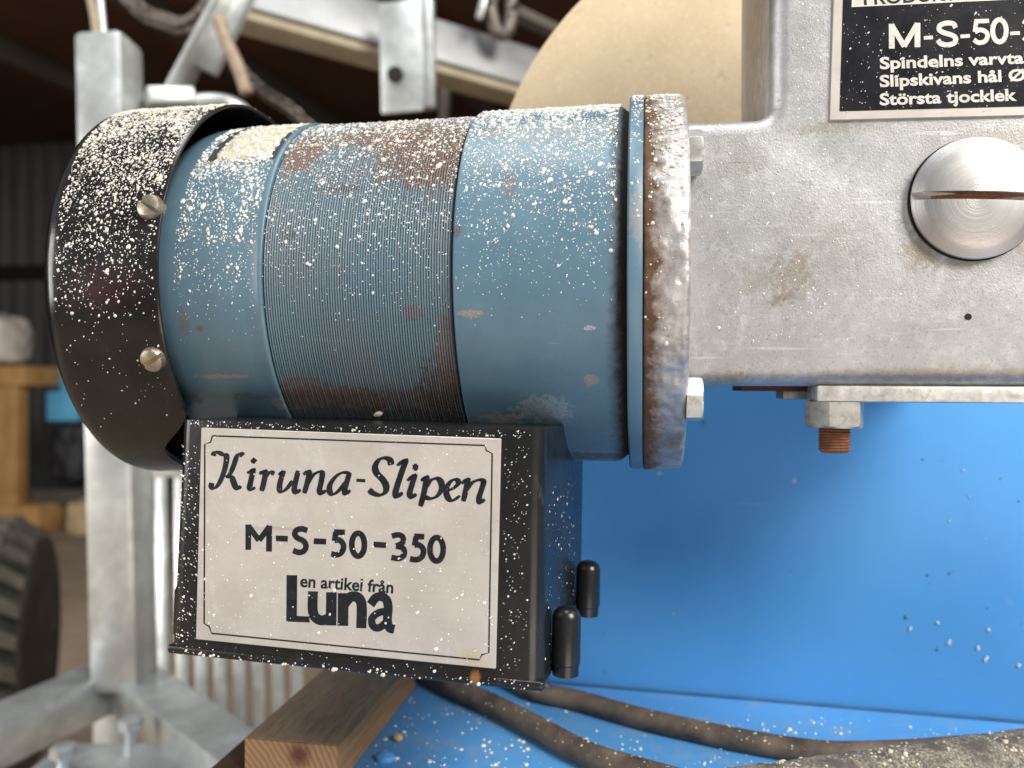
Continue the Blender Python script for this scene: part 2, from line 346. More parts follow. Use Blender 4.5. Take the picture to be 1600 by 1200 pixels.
def metal(name, c1, c2, rust, rough, met=0.9, scale=300, ramt=0.5):
    b = NB(name); c = b.mix(b.ramp(b.noise(scale, 5, 0.6), 0.35, 0.65), c1, c2)
    c = b.mix(b.math('MULTIPLY', b.ramp(b.noise(scale*1.3, 6, 0.7), 0.55, 0.68), ramt), c, rust)
    M[name] = b.done(c, b.fmix(b.noise(scale*.8, 4), rough-.1, rough+.12), met, b.bump(b.noise(scale*4, 4), 0.25, 0.0003))
metal('zinc_bolt', (0.50, 0.50, 0.47), (0.62, 0.62, 0.58), (0.25, 0.17, 0.09), 0.42, 0.8)
metal('dull_nut', (0.30, 0.29, 0.27), (0.40, 0.39, 0.36), (0.20, 0.13, 0.08), 0.5, 0.8)
metal('rusty_stud', (0.16, 0.055, 0.022), (0.24, 0.10, 0.045), (0.07, 0.022, 0.010), 0.75, 0.15, 500)
metal('brass_screw', (0.33, 0.28, 0.21), (0.44, 0.39, 0.31), (0.16, 0.10, 0.055), 0.40, 0.9, 500)
metal('worn_steel', (0.42, 0.40, 0.37), (0.68, 0.66, 0.62), (0.20, 0.12, 0.06), 0.5, 0.6, 220, 0.4)
b = NB('plate_aluminium')                      # satin anodised name plate
br = b.noise(900, 3, 0.6, b.mapping((0.05, 1, 1)))
c = b.mix(b.ramp(b.noise(45, 6, 0.65), 0.35, 0.7), (0.44, 0.395, 0.355), (0.55, 0.505, 0.46))
c = b.mix(b.math('MULTIPLY', b.ramp(b.noise(70, 6, 0.7), 0.58, 0.74), 0.4), c, (0.50, 0.42, 0.27))
c = b.mix(b.math('MULTIPLY', br, 0.18), c, (0.66, 0.63, 0.60))
c = b.mix(b.math('MULTIPLY', b.ramp(b.noise(34, 7, 0.7, None, 1.0), 0.55, 0.72), 0.45), c, (0.70, 0.68, 0.66))
c = b.mix(b.math('MULTIPLY', b.ramp(b.noise(260, 2, 0.5, b.mapping((0.08, 1, 1), (0, 0.6, 0))), 0.71, 0.74), 0.5), c, (0.30, 0.27, 0.24))
c = b.mix(b.math('MULTIPLY', b.blob(loc((-0.0535, 0.2465, CZ-0.086)), (0.006, 0.02, 0.005), 0.8, 200, 0.8), 0.5), c, (0.45, 0.36, 0.18))
M['plate_aluminium'] = b.done(c, b.fmix(b.noise(60, 6), 0.34, 0.50), 0.35, b.bump(br, 0.10, 0.0002))
simple('type_black', (0.007, 0.0075, 0.010), (0.012, 0.0125, 0.016), 90, 0.30, spec=0.25)
simple('ink_black', (0.005, 0.007, 0.010), (0.011, 0.014, 0.018), 400, 0.42, spec=0.3)
simple('print_silver', (0.50, 0.47, 0.43), (0.60, 0.57, 0.53), 300, 0.45, 0.2)
simple('dried_splash', (0.54, 0.52, 0.47), (0.72, 0.70, 0.65), 120, 0.32, 0, 0)
simple('dried_splash_tan', (0.50, 0.42, 0.30), (0.70, 0.62, 0.48), 300, 0.7)
simple('sticker_grime', (0.34, 0.31, 0.23), (0.56, 0.53, 0.44), 260, 0.85, 0, 0.7, 900)
simple('dark_gap', (0.006, 0.005, 0.004), (0.010, 0.008, 0.006), 100, 0.9)
simple('sticker_edge', (0.012, 0.012, 0.013), (0.03, 0.028, 0.026), 200, 0.7)
simple('gasket_red', (0.05, 0.010, 0.010), (0.08, 0.018, 0.014), 100, 0.8)
b = NB('grindstone')                           # pale sandstone-coloured wheel, coarse grain and damp streaks
c = b.mix(b.ramp(b.noise(9, 6, 0.6), 0.35, 0.68), (0.47, 0.36, 0.225), (0.60, 0.485, 0.33))
c = b.mix(b.math('MULTIPLY', b.ramp(b.noise(14, 5, 0.6, b.mapping((1.6, 1, 0.45), (0, 0.5, 0))), 0.5, 0.7), 0.5), c, (0.45, 0.34, 0.205))
c = b.mix(b.math('MULTIPLY', b.ramp(b.noise(260, 5, 0.75), 0.50, 0.66), 0.4), c, (0.70, 0.60, 0.46))
c = b.mix(b.math('MULTIPLY', b.ramp(b.noise(180, 5, 0.7), 0.62, 0.70), 0.5), c, (0.30, 0.22, 0.12))
c = b.mix(b.math('MULTIPLY', b.ramp(b.noise(5, 5, 0.6), 0.48, 0.62), 0.35), c, (0.40, 0.33, 0.22))
M['grindstone'] = b.done(c, 0.9, 0, b.bump(b.noise(700, 4), 0.4, 0.0006))

# ================================================================== the grinding machine
mach = thing('grinding_machine', B, 'blue and black bench grinder with cast metal gear housing, bolted on the blue stand', 'grinder')

# --- fan cover: a deep black pan; its rim is cut back below where the terminal box sits
def cap_disp(X, Rr, T):
    a = np.degrees((T+math.pi) % (2*math.pi)-math.pi)             # 0 = front, 90 = top, -90 = bottom
    cut = np.clip((-a-38)/22, 0, 1)*np.clip((142+a)/22, 0, 1); cut = cut*cut*(3-2*cut)
    lim = X_CAP-0.022*cut
    X = np.minimum(X, lim-(X_CAP-X)*0.02); s_ = np.clip((X_CAP-X)/(X_CAP-X_CAPEND), 0, 1)
    return X+(0.0070*np.clip(np.cos(T), 0, 1)**1.5-0.0025)*s_, Rr
prof = [(X_CAPEND, 0.001), (X_CAPEND, 0.06), (X_CAPEND+0.0002, 0.070)]
for k in range(9):
    t = math.pi/2*k/8; prof.append((X_CAPEND+0.0095-0.0095*math.cos(t), 0.0711+0.0095*math.sin(t)))
prof += [(x, R_CAP) for x in np.linspace(X_CAPEND+0.013, X_CAP-0.0006, 14)]+[(X_CAP, R_CAP-0.0004), (X_CAP, R_CAP-0.0012), (X_CAP-0.0006, R_CAP-0.0016)]
prof += [(x, R_CAP-0.0018) for x in np.linspace(X_CAP-0.002, X_CAPEND+0.012, 10)]+[(X_CAPEND+0.002, 0.068), (X_CAPEND+0.002, 0.001)]
V, Fc = revolve_x(prof, AY, AZ, 180, False, cap_disp)
fan_cover = mesh_obj('fan_cover', V, Fc, 'black_lacquer', mach, True, 50); fan_cover['label'] = 'black lacquered fan cover, splashed white on top'

def slotted_screw(name, p, nrm, r, h, ang, mat, parent, slot=0.16, depth=0.4, cone=0.6):
    nrm = Vector(nrm).normalized(); prof = [(-0.002, r*.98), (0.0, r), (h*.35, r*.99), (h*.75, r*.86), (h*.95, r*.6), (h, 0.0005)] if cone > 0 else [(-0.002, r*.9), (0, r)]
    bm = bmesh.new(); V, Fc = lathe(prof, p, nrm, 40)
    vs = [bm.verts.new(v) for v in V]; [bm.faces.new([vs[i] for i in f]) for f in Fc]
    return bm, nrm
def cut_slot(bm, p, nrm, ang, r, h, wid, dep, name, mat, parent):
    """cut the driver slot with a boolean, then keep the plain mesh"""
    head = bm_obj(name, bm, mat, parent, False)
    up = Vector((0, 0, 1)); a = (up-up.dot(nrm)*nrm).normalized(); bb = nrm.cross(a); d = a*math.cos(ang)+bb*math.sin(ang); e = nrm.cross(d)
    cb = bmesh.new(); R = Matrix((d, e, nrm)).transposed(); box_bm(cb, Vector(p)+nrm*(h-dep+0.01), (r*3, wid, 0.02), R)
    cut = bm_obj('cut', cb, mat, parent)
    bpy.context.view_layer.update()
    md = head.modifiers.new('slot', 'BOOLEAN'); md.object = cut; md.operation = 'DIFFERENCE'; md.solver = 'EXACT'
    dg = bpy.context.evaluated_depsgraph_get(); me = bpy.data.meshes.new_from_object(head.evaluated_get(dg))
    head.modifiers.clear(); old = head.data; head.data = me; bpy.data.meshes.remove(old)
    cm = cut.data; bpy.data.objects.remove(cut); bpy.data.meshes.remove(cm)
    me.shade_smooth(); me.set_sharp_from_angle(angle=math.radians(32)); return head
for (px, py, ang) in ((233, 322, math.radians(55)), (238, 563, math.radians(-62))):
    p = on_cyl(px, py, R_CAP+0.0012); nv = np.array([0, p[1]-AY, p[2]-AZ]); nv /= np.linalg.norm(nv); p = p-nv*0.0012
    bm, nn = slotted_screw('screw', p, nv, 0.0047, 0.0029, 0, 'brass_screw', fan_cover)
    cut_slot(bm, p, nn, ang, 0.0047, 0.0029, 0.0014, 0.0021, 'screw', 'brass_screw', fan_cover)

# --- motor end ring (left blue band), running in under the fan cover
prof = [(X_CAP-0.016, 0.030), (X_CAP-0.016, 0.060), (X_CAP-0.0145, 0.0655), (X_CAP-0.011, 0.0690), (X_CAP-0.006, 0.0703)]
prof += [(x, 0.0707) for x in np.linspace(X_CAP-0.002, X_RIBL-0.003, 8)]+[(X_RIBL-0.0016, R_RING), (X_RIBL-0.0005, R_RING+0.0001), (X_RIBL, R_RING-0.0003), (X_RIBL, 0.066)]
V, Fc = revolve_x(prof, AY, AZ, 200); end_ring = mesh_obj('motor_end_ring', V, Fc, 'ring_paint', mach, True, 50)
# --- stator: stack of thin laminations, 72 real grooves
prof = [(X_RIBL-0.001, 0.060)]; NR = 72; pitch = (X_RIBR-0.0012-X_RIBL-0.0004)/NR
for k in range(NR):
    x = X_RIBL+0.0004+k*pitch; w = 0.0002*math.sin(k*2.3)
    prof += [(x, R_RIB-0.00065), (x+pitch*.24, R_RIB-0.0001), (x+pitch*.5, R_RIB+0.00005+w*.3), (x+pitch*.70, R_RIB-0.0001), (x+pitch*.94, R_RIB-0.00065)]
prof += [(X_RIBR-0.0010, 0.0690), (X_RIBR-0.0010, 0.060)]
V, Fc = revolve_x(prof, AY, AZ, 220); stator = mesh_obj('laminated_stator', V, Fc, 'rib_paint', mach, True, 65)
# --- motor housing (right blue band), dipping into the groove before the lip
prof = [(X_RIBR-0.004, 0.0665), (X_RIBR, 0.0665), (X_RIBR, R_H-0.0006), (X_RIBR+0.0005, R_H)]
prof += [(x, R_H) for x in np.linspace(X_RIBR+0.004, -0.0125, 12)]+[(-0.0105, R_H-0.0003), (-0.0088, R_H-0.0012), (-0.0074, R_H-0.0024), (X_LIP0-0.0002, R_H-0.003), (X_LIP0+0.001, R_H-0.003)]
V, Fc = revolve_x(prof, AY, AZ, 220); housing = mesh_obj('motor_housing', V, Fc, 'housing_paint', mach, True, 50)
prof = [(X_LIP0, 0.066), (X_LIP0, R_LIP-0.0008), (X_LIP0+0.0006, R_LIP), (X_LIP1-0.0008, R_LIP), (X_LIP1-0.0002, R_LIP-0.0005), (X_LIP1-0.0002, 0.066)]
V, Fc = revolve_x(prof, AY, AZ, 220); lip = mesh_obj('housing_lip', V, Fc, 'lip_paint', mach, True, 50)
# --- cast mounting flange, lumpy as it left the sand
def fl_disp(X, Rr, T):
    out = Rr.copy(); outer = Rr > 0.073
    for i in range(X.shape[0]):
        for j in range(X.shape[1]):
            if outer[i, j]:
                t = T[i, j]; v = Vector((X[i, j]*220, math.cos(t)*Rr[i, j]*220, math.sin(t)*Rr[i, j]*220))
                d = noise.fractal(v*0.9, 1.0, 2.0, 5)*0.00060+noise.noise(v*0.28)*0.0006
                a = (t+math.pi) % (2*math.pi)-math.pi
                lump = math.exp(-((a-0.225)/0.085)**2-((X[i, j]-0.0072)/0.0038)**2)
                out[i, j] += d+lump*0.0024
    return X, out
prof = [(X_LIP1, 0.060), (X_LIP1, R_FL-0.0008), (X_LIP1+0.0004, R_FL-0.0001)]
prof += [(x, R_FL) for x in np.linspace(X_LIP1+0.001, X_FL-0.0022, 22)]
for k in range(1, 6): t = math.pi/2*k/5; prof.append((X_FL-0.0022+0.0022*math.sin(t), R_FL-0.0022+0.0022*math.cos(t)))
prof += [(X_FL, 0.060), (X_FL, 0.01)]
V, Fc = revolve_x(prof, AY, AZ, 560, False, fl_disp); flange = mesh_obj('mounting_flange', V, Fc, 'flange_casting', mach, True, 60)

# --- gear housing: arm and upright column in one casting
YF, YB = 0.2850, 0.372
zt, zb = CZ+0.0948, CZ+0.0008
def rounded(corners, seg=8):
    out = []
    n = len(corners)
    for i, (x, z, r) in enumerate(corners):
        p = np.array([x, z]); a = np.array(corners[i-1][:2])-p; c_ = np.array(corners[(i+1) % n][:2])-p
        a /= np.linalg.norm(a); c_ /= np.linalg.norm(c_)
        if r == 0: out.append(tuple(p)); continue
        p0, p1 = p+a*r, p+c_*r
        for k in range(seg+1): t = k/seg; out.append(tuple((1-t)**2*p0+2*t*(1-t)*p+t*t*p1))
    return out
outl = rounded([(X_FL-0.002, zb, 0), (0.175, zb, 0.01), (0.175, CZ+0.26, 0.01), (0.0430, CZ+0.26, 0.01), (0.0425, zt, 0.005), (X_FL-0.002, zt+0.0004, 0)])
bm = bmesh.new(); vs = [bm.verts.new((x, YF, z)) for x, z in outl]; fc = bm.faces.new(vs)
ex = bmesh.ops.extrude_face_region(bm, geom=[fc]); bmesh.ops.translate(bm, vec=(0, YB-YF, 0), verts=[e for e in ex['geom'] if isinstance(e, bmesh.types.BMVert)])
fe = [e for e in bm.edges if all(abs(v.co.y-YF) < 1e-6 for v in e.verts) and not all(v.co.x < X_FL for v in e.verts)]
bmesh.ops.bevel(bm, geom=fe, offset=0.0062, segments=6, affect='EDGES', profile=0.5)
gear = bm_obj('gear_housing', bm, 'cast_aluminium', mach, True, 50)
# pin hole in the face
p = at_Y(1513, 495, YF-0.0002); V, Fc = lathe([(0, 0.0011), (0.0006, 0.0011)], p, (0, 1, 0), 16); mesh_obj('pin_hole', V, Fc, 'dark_gap', gear)

# --- big slotted plug
p = np.array(at_Y(1521, 312, YF)); n_ = Vector((0, -1, 0))
prof = [(-0.004, 0.0188), (0.0008, 0.0188), (0.0012, 0.0200), (0.0022, 0.0203), (0.0029, 0.0201), (0.0046, 0.0172), (0.0052, 0.0158), (0.0060, 0.0110), (0.0065, 0.0058), (0.0066, 0.0006)]
bm = bmesh.new(); V, Fc = lathe(prof, p, n_, 96); vs = [bm.verts.new(v) for v in V]; [bm.faces.new([vs[i] for i in f]) for f in Fc]
plug = cut_slot(bm, p, n_, math.radians(87), 0.0155, 0.0066, 0.0027, 0.0042, 'slotted_plug', 'turned_steel', mach); plug['label'] = 'large round slotted plug of turned steel'
box('slot_dirt', (p[0]+0.001, YF-0.0026, p[2]+0.0006), (0.030, 0.0006, 0.0026), 'rusty_stud', plug, Matrix.Rotation(math.radians(-3), 3, 'Y'), 0.0003)
V, Fc = lathe([(-0.001, 0.0195), (0.00035, 0.0207), (0.0004, 0.0195)], p, n_, 64); mesh_obj('plug_recess', V, Fc, 'dark_gap', gear, True, 40)

# --- bolts on the flange
def hexagon(c, axis, rc, h, up, mat, name, parent, cham=0.0006, rot=0.0):
    ax = Vector(axis).normalized(); a = Vector(up).normalized(); b_ = ax.cross(a); bm = bmesh.new(); c = Vector(c); rings = []
    def ring(s, r, n=24, hexed=True):
        out = []
        for k in range(n):
            t = 2*math.pi*k/n; q = ((t+rot) % (math.pi/3))-math.pi/6
            rr = rc*math.cos(math.pi/6)/math.cos(q) if hexed else 1e9
            rr = min(rr, r); out.append(bm.verts.new(c+ax*s+(a*math.cos(t)+b_*math.sin(t))*rr))
        return out
    n = 48
    rings = [ring(0, rc, n), ring(h*.80, rc, n), ring(h*.93, rc*.95, n), ring(h, rc*.87, n)]
    for i in range(3):
        for k in range(n): bm.faces.new((rings[i][k], rings[i][(k+1) % n], rings[i+1][(k+1) % n], rings[i+1][k]))
    bm.faces.new(rings[0]); bm.faces.new(rings[-1])
    return bm_obj(name, bm, mat, parent, True, 25)
hexagon((X_FL-0.0005, 0.2795, CZ+0.0815), (1, 0, 0), 0.0080, 0.0052, (0, -0.25, 1), 'zinc_bolt', 'flange_bolt', mach, rot=0.15)
hexagon((X_FL-0.0005, 0.2795, CZ-0.0040), (1, 0, 0), 0.0080, 0.0056, (0, -0.35, 1), 'zinc_bolt', 'flange_bolt', mach, rot=0.0)

# --- support bar under the arm, its stud and nut
box('support_bar', ((0.0585+0.172)/2, 0.2985, CZ-0.0018), (0.172-0.0585, 0.023, 0.0058), 'worn_steel', mach, None, 0.0012)
box('bar_washer', (0.0560, 0.312, CZ-0.0020), (0.012, 0.016, 0.0042), 'dull_nut', mach, None, 0.0008)
box('gasket', (0.080, 0.318, CZ+0.0002), (0.090, 0.030, 0.0026), 'gasket_red', mach, None, 0.0004)
hexagon((0.0664, 0.2960, CZ-0.0046), (0, 0, -1), 0.0105, 0.0092, (0.15, -1, 0), 'dull_nut', 'nut', mach, rot=0.52)
prof = [(0, 0.0048)]
for k in range(9): prof += [(0.0010*k+0.0004, 0.0055), (0.0010*k+0.0010, 0.0049)]
prof += [(0.0096, 0.0044)]
V, Fc = lathe(prof, (0.0664, 0.2960, CZ-0.0132), (0, 0, -1), 32); mesh_obj('threaded_stud', V, Fc, 'rusty_stud', mach, True, 40)
# arm that carries the casting on the trough wall, hidden behind the casting
box('mounting_arm', (0.11, 0.397, CZ+0.018), (0.07, 0.066, 0.022), 'worn_steel', mach, None, 0.004)

# --- grinding wheel on the spindle behind
WC = np.array([0.0812, 0.46, CZ+0.1004])
prof = [(0.0, 0.001), (0.0, 0.04), (0.0, 0.172), (0.0012, 0.1741), (0.004, 0.1750), (0.046, 0.1750), (0.049, 0.1735), (0.050, 0.17), (0.050, 0.001)]
V, Fc = lathe(prof, WC, (0, 1, 0), 220); wheel = mesh_obj('grinding_wheel', V, Fc, 'grindstone', mach, True, 40); wheel['label'] = 'round pale tan grinding wheel'
V, Fc = lathe([(0, 0.016), (0.13, 0.016)], WC-np.array([0, 0.095, 0]), (0, 1, 0), 32); mesh_obj('spindle', V, Fc, 'worn_steel', mach, True, 40)

# ------------------------------------------------------------------ terminal box
PO = np.array([-0.0978, 0.2463, CZ-0.0514]); pa, pb, pc = math.radians(-2.30), math.radians(-0.32), math.radians(1.03)
PR = Matrix.Rotation(pa, 3, 'Z') @ Matrix.Rotation(pb, 3, 'X') @ Matrix.Rotation(pc, 3, 'Y')
PX, PN, PZ = (np.array(PR.col[i]) for i in range(3))   # along the plate, into the box, up
def plate_pt(px, py, lift=0.0): return at_plane(px, py, PO-PN*lift, PN)
PW, PH = 0.1050, 0.0722
def hull_box(name, front, depth, mat, parent, bev, taper=0.985):
    """box from a front quad (plate plane coordinates x, z) pushed back along the plate normal"""
    bm = bmesh.new(); cx = sum(q[0] for q in front)/4
    f_ = [bm.verts.new(PO+PX*x+PZ*z+PN*front_off) for (x, z, front_off) in front]
    k_ = [bm.verts.new(PO+PX*(cx+(x-cx)*taper)+PZ*z+PN*(depth)) for (x, z, _) in front]
    bm.faces.new(f_); bm.faces.new(k_[::-1])
    for i in range(4): j = (i+1) % 4; bm.faces.new((f_[i], k_[i], k_[j], f_[j]))
    ed = [e for e in bm.edges if abs((e.verts[0].co-e.verts[1].co).normalized().dot(Vector(PZ))) > 0.8] if bev > 0.002 else bm.edges[:]
    bmesh.ops.bevel(bm, geom=ed, offset=bev, segments=5, affect='EDGES', profile=0.5)
    return bm_obj(name, bm, mat, parent, True, 50)
tb = hull_box('terminal_box', [(-0.0620, 0.0385, 0.0006), (0.0665, 0.0392, 0.0006), (0.0672, -0.0395, 0.0006), (-0.0640, -0.0395, 0.0006)], 0.112, 'black_plastic', mach, 0.0046)
hull_box('box_lid', [(-0.0644, -0.0392, 0.0001), (0.0678, -0.0392, 0.0001), (0.0678, -0.0424, 0.0001), (-0.0644, -0.0424, 0.0001)], 0.113, 'black_plastic', tb, 0.0012)
def boss(x, yy, ztop, h, r):
    c = PO+PX*x+PN*yy+PZ*ztop; V, Fc = lathe([(0, r*.35), (0.0005, r*.62), (0.0016, r*.86), (0.0034, r), (h-0.004, r*1.02), (h-0.0036, r*.94), (h, r*.92)], c, -PZ, 28)
    mesh_obj('screw_boss', V, Fc, 'black_plastic', tb, True, 40)
boss(0.0720, 0.0185, -0.0200, 0.0225, 0.0048); boss(0.0716, 0.0860, -0.0190, 0.0225, 0.0050); boss(-0.0645, 0.0120, -0.0200, 0.0225, 0.0045)
plate = None
bm = bmesh.new(); box_bm(bm, Vector(PO-PN*0.00035), (PW, 0.0011, PH), PR, 0.0002, 1)
plate = bm_obj('name_plate', bm, 'plate_aluminium', mach, False); plate['label'] = 'satin aluminium name plate lettered Kiruna-Slipen M-S-50-350'

# ---- lettering: pen strokes traced on the plate, each a thin raised film of ink
LZ = [0.0]
def strokes(name, lines, to_world, nrm, mat, parent, lift=0.00092):
    """lines: (points, full width, thin width, nib angle or None) in pixels"""
    V, Fc = [], []; kk = 0
    for (pts, w, thin, nib, smooth) in lines:
        P = catmull(pts, 7) if smooth else [np.array(p, float) for p in pts]
        N = len(P); L, Rr = [], []
        for i in range(N):
            t = P[min(i+1, N-1)]-P[max(i-1, 0)]; l = np.linalg.norm(t); t = t/l if l > 0 else np.array([1., 0])
            m = np.array([-t[1], t[0]])
            ww = w
            if nib is not None:
                s = abs(t[0]*math.sin(nib)-t[1]*math.cos(nib)); ww = math.sqrt((w*s)**2+thin**2)
                ww *= 1-0.25*max(0, 1-i/2.0)-0.25*max(0, 1-(N-1-i)/2.0)
            L.append(P[i]+m*ww/2); Rr.append(P[i]-m*ww/2)
        up = lift+0.000012*(kk % 7); kk += 1; b0 = len(V)
        for a, c_ in zip(L, Rr): V.append(to_world(a[0], a[1], up)); V.append(to_world(c_[0], c_[1], up))
        for i in range(N-1): q = b0+2*i; Fc.append((q, q+1, q+3, q+2))
    return mesh_obj(name, V, Fc, mat, parent)
def Z3(pts): return [(240+x/4.444, 640+y/4.444) for x, y in pts]
def Z4(pts): return [(560+x/4.444, 640+y/4.444) for x, y in pts]
def Z5(pts): return [(400+x/3.478, 855+y/3.478) for x, y in pts]
W_, T_, NIB = 9.0, 3.8, math.radians(-18)
script = []
def pen(z, *ls, w=W_, t=T_):
    for l in ls: script.append((z(l), w, t, NIB, True))
pen(Z3, [(415, 322), (422, 298), (450, 298), (485, 312), (515, 308)], [(504, 306), (506, 350), (492, 420), (466, 490), (440, 532), (415, 546), (401, 530), (404, 508)],
    [(620, 322), (604, 306), (578, 325), (555, 390), (530, 445), (500, 470)], [(508, 468), (540, 472), (556, 505), (570, 538), (588, 548), (606, 530)],
    [(650, 442), (672, 428), (690, 420), (676, 490), (667, 538), (680, 554), (706, 540)],
    [(735, 448), (758, 430), (776, 436), (766, 500), (750, 566)], [(768, 482), (790, 450), (812, 434), (838, 446)],
    [(868, 456), (898, 432), (880, 500), (874, 548), (890, 570), (925, 548), (965, 494)], [(1004, 424), (986, 500), (977, 552), (992, 577), (1022, 555)],
    [(1040, 452), (1066, 430), (1080, 442), (1066, 510), (1046, 582)], [(1062, 525), (1100, 462), (1142, 434), (1170, 442), (1164, 500), (1152, 558), (1166, 583), (1197, 560)],
    [(1364, 440), (1310, 438), (1262, 468), (1226, 520), (1222, 566), (1246, 588), (1288, 560), (1336, 500)], [(1362, 436), (1342, 500), (1327, 560), (1336, 584), (1366, 560)])
script.append((Z3([(1408, 490), (1470, 494)]), 5.0, 5.0, None, False)); script.append((Z3([(676, 358), (695, 338), (715, 352), (696, 372), (676, 358)]), 3.2, 3.2, None, False)); script.append((Z3([(683, 354), (708, 354)]), 5.4, 5, None, False))
pen(Z4, [(228, 385), (218, 350), (182, 336), (142, 350), (116, 395), (126, 440), (165, 482), (192, 528), (186, 572), (150, 594), (105, 582), (72, 556)], w=10.0, t=4.6)
pen(Z4, [(268, 388), (325, 352), (302, 430), (277, 505), (258, 575), (270, 604), (308, 576)], w=10.2, t=4.6)
pen(Z4, [(338, 494), (388, 456), (372, 520), (356, 582), (374, 608), (402, 585)],
    [(434, 494), (472, 468), (466, 520), (450, 600), (430, 672)], [(464, 545), (500, 494), (543, 478), (574, 504), (577, 552), (546, 600), (500, 618), (460, 606)],
    [(622, 562), (660, 546), (692, 514), (682, 489), (650, 492), (617, 532), (611, 582), (628, 620), (658, 630), (706, 598)],
    [(716, 514), (756, 484), (752, 530), (728, 638)], [(744, 565), (790, 508), (840, 488), (868, 502), (856, 552), (838, 612), (846, 646), (878, 622)], w=9.5, t=4.0)
script.append((Z4([(376, 398), (416, 400)]), 7.0, 7, None, False)); script.append((Z4([(385, 384), (407, 384)]), 4, 4, None, False)); script.append((Z4([(385, 415), (407, 416)]), 4, 4, None, False))
def to_plate(x, y, up): return plate_pt(x, y, up)
lt = strokes('script_lettering', script, to_plate, PN, 'ink_black', plate); lt['label'] = 'black script lettering Kiruna-Slipen'
def ell(cx, cy_, rx, ry, tilt=0.0): return [(cx+rx*math.cos(t)+tilt*ry*math.sin(t), cy_+ry*math.sin(t)) for t in np.linspace(0, 2*math.pi, 30)]
w = 9.0; num = []
def bar(z, *ls, w=w, s=False):
    for l in ls: num.append((z(l), w, w, None, s))
bar(Z3, [(657, 974), (657, 798)], [(656, 806), (732, 908)], [(732, 908), (806, 810)], [(803, 806), (801, 986)], [(848, 894), (932, 897)], [(1112, 913), (1198, 917)], [(1328, 853), (1253, 850)], [(1266, 850), (1256, 912)])
bar(Z3, [(1068, 840), (1030, 828), (992, 838), (980, 866), (1000, 892), (1040, 912), (1058, 946), (1045, 980), (1010, 992), (968, 978)], [(1256, 908), (1290, 906), (1318, 940), (1310, 985), (1275, 1008), (1233, 1002)], s=True)
bar(Z3, ell(1420, 938, 44, 80), s=False); bar(Z4, [(105, 936), (192, 942)], [(457, 883), (388, 880)], [(402, 880), (390, 945)])
bar(Z4, [(232, 880), (275, 869), (308, 885), (306, 925), (262, 948)], [(262, 946), (312, 965), (316, 1010), (280, 1034), (228, 1026)], [(390, 940), (425, 942), (452, 975), (442, 1020), (405, 1042), (358, 1036)], s=True)
bar(Z4, ell(543, 970, 46, 82))
bar(Z5, [(195, 152), (193, 402)], [(410, 245), (408, 425)], [(474, 250), (472, 427)], w=16.5); bar(Z5, [(170, 388), (292, 393)], w=9.5)
bar(Z5, [(310, 240), (308, 335), (322, 380), (360, 398), (405, 380)], w=15.5, s=True); bar(Z5, [(478, 310), (515, 270), (555, 275), (574, 318), (572, 440)], w=16, s=True)
bar(Z5, [(622, 312), (655, 272), (700, 276), (718, 320), (714, 400), (726, 438), (752, 446)], w=14, s=True); bar(Z5, [(712, 346), (662, 358), (630, 388), (636, 428), (668, 438), (708, 408)], w=11.5, s=True)
strokes('number_lettering', num, to_plate, PN, 'ink_black', plate)['label'] = 'bold black lettering M-S-50-350 and Luna'
brd = [(332, 681), (757, 696), (760, 704), (769, 708.6), (763.7, 1020), (753, 1023), (749, 1031), (330.6, 989.6), (327, 979), (319, 974), (320, 694), (329, 691), (332, 681)]
strokes('border_line', [(brd, 2.5, 2.5, None, False)], to_plate, PN, 'ink_black', plate)

def text_mesh(body, offset=0.0):
    c = bpy.data.curves.new('t', 'FONT'); c.body = body; c.size = 1.0; c.offset = offset; c.resolution_u = 4; c.fill_mode = 'FRONT'
    o = bpy.data.objects.new('t', c); col.objects.link(o); dg = bpy.context.evaluated_depsgraph_get()
    me = bpy.data.meshes.new_from_object(o.evaluated_get(dg)); V = np.array([tuple(v.co) for v in me.vertices]); Fc = [tuple(p.vertices) for p in me.polygons]
    bpy.data.objects.remove(o); bpy.data.curves.remove(c); bpy.data.meshes.remove(me); return V, Fc
def text_on(name, body, p0, p1, hpx, to_world, mat, parent, offset=0.0, lift=0.00092, shear=0.0, wref=None):
    """baseline from pixel p0 to p1, cap height hpx"""
    V, Fc = text_mesh(body, offset); ref = V if wref is None else text_mesh(wref, offset)[0]
    x0, x1 = ref[:, 0].min(), ref[:, 0].max(); capH = 0.729
    p0, p1 = np.array(p0, float), np.array(p1, float); d = p1-p0; L = np.linalg.norm(d); e = d/L; nn_ = np.array([e[1], -e[0]])
    W = []
    for x, y, _ in V:
        q = p0+e*((x-x0)/(x1-x0)*L)+nn_*(y/capH*hpx); W.append(to_world(q[0], q[1], lift))
    return mesh_obj(name, W, Fc, mat, parent)
text_on('small_lettering', 'en artikel från', Z5([(238, 214)])[0], Z5([(745, 250)])[0], 19.5, to_plate, 'ink_black', plate, 0.026)['label'] = 'small black lettering en artikel från'

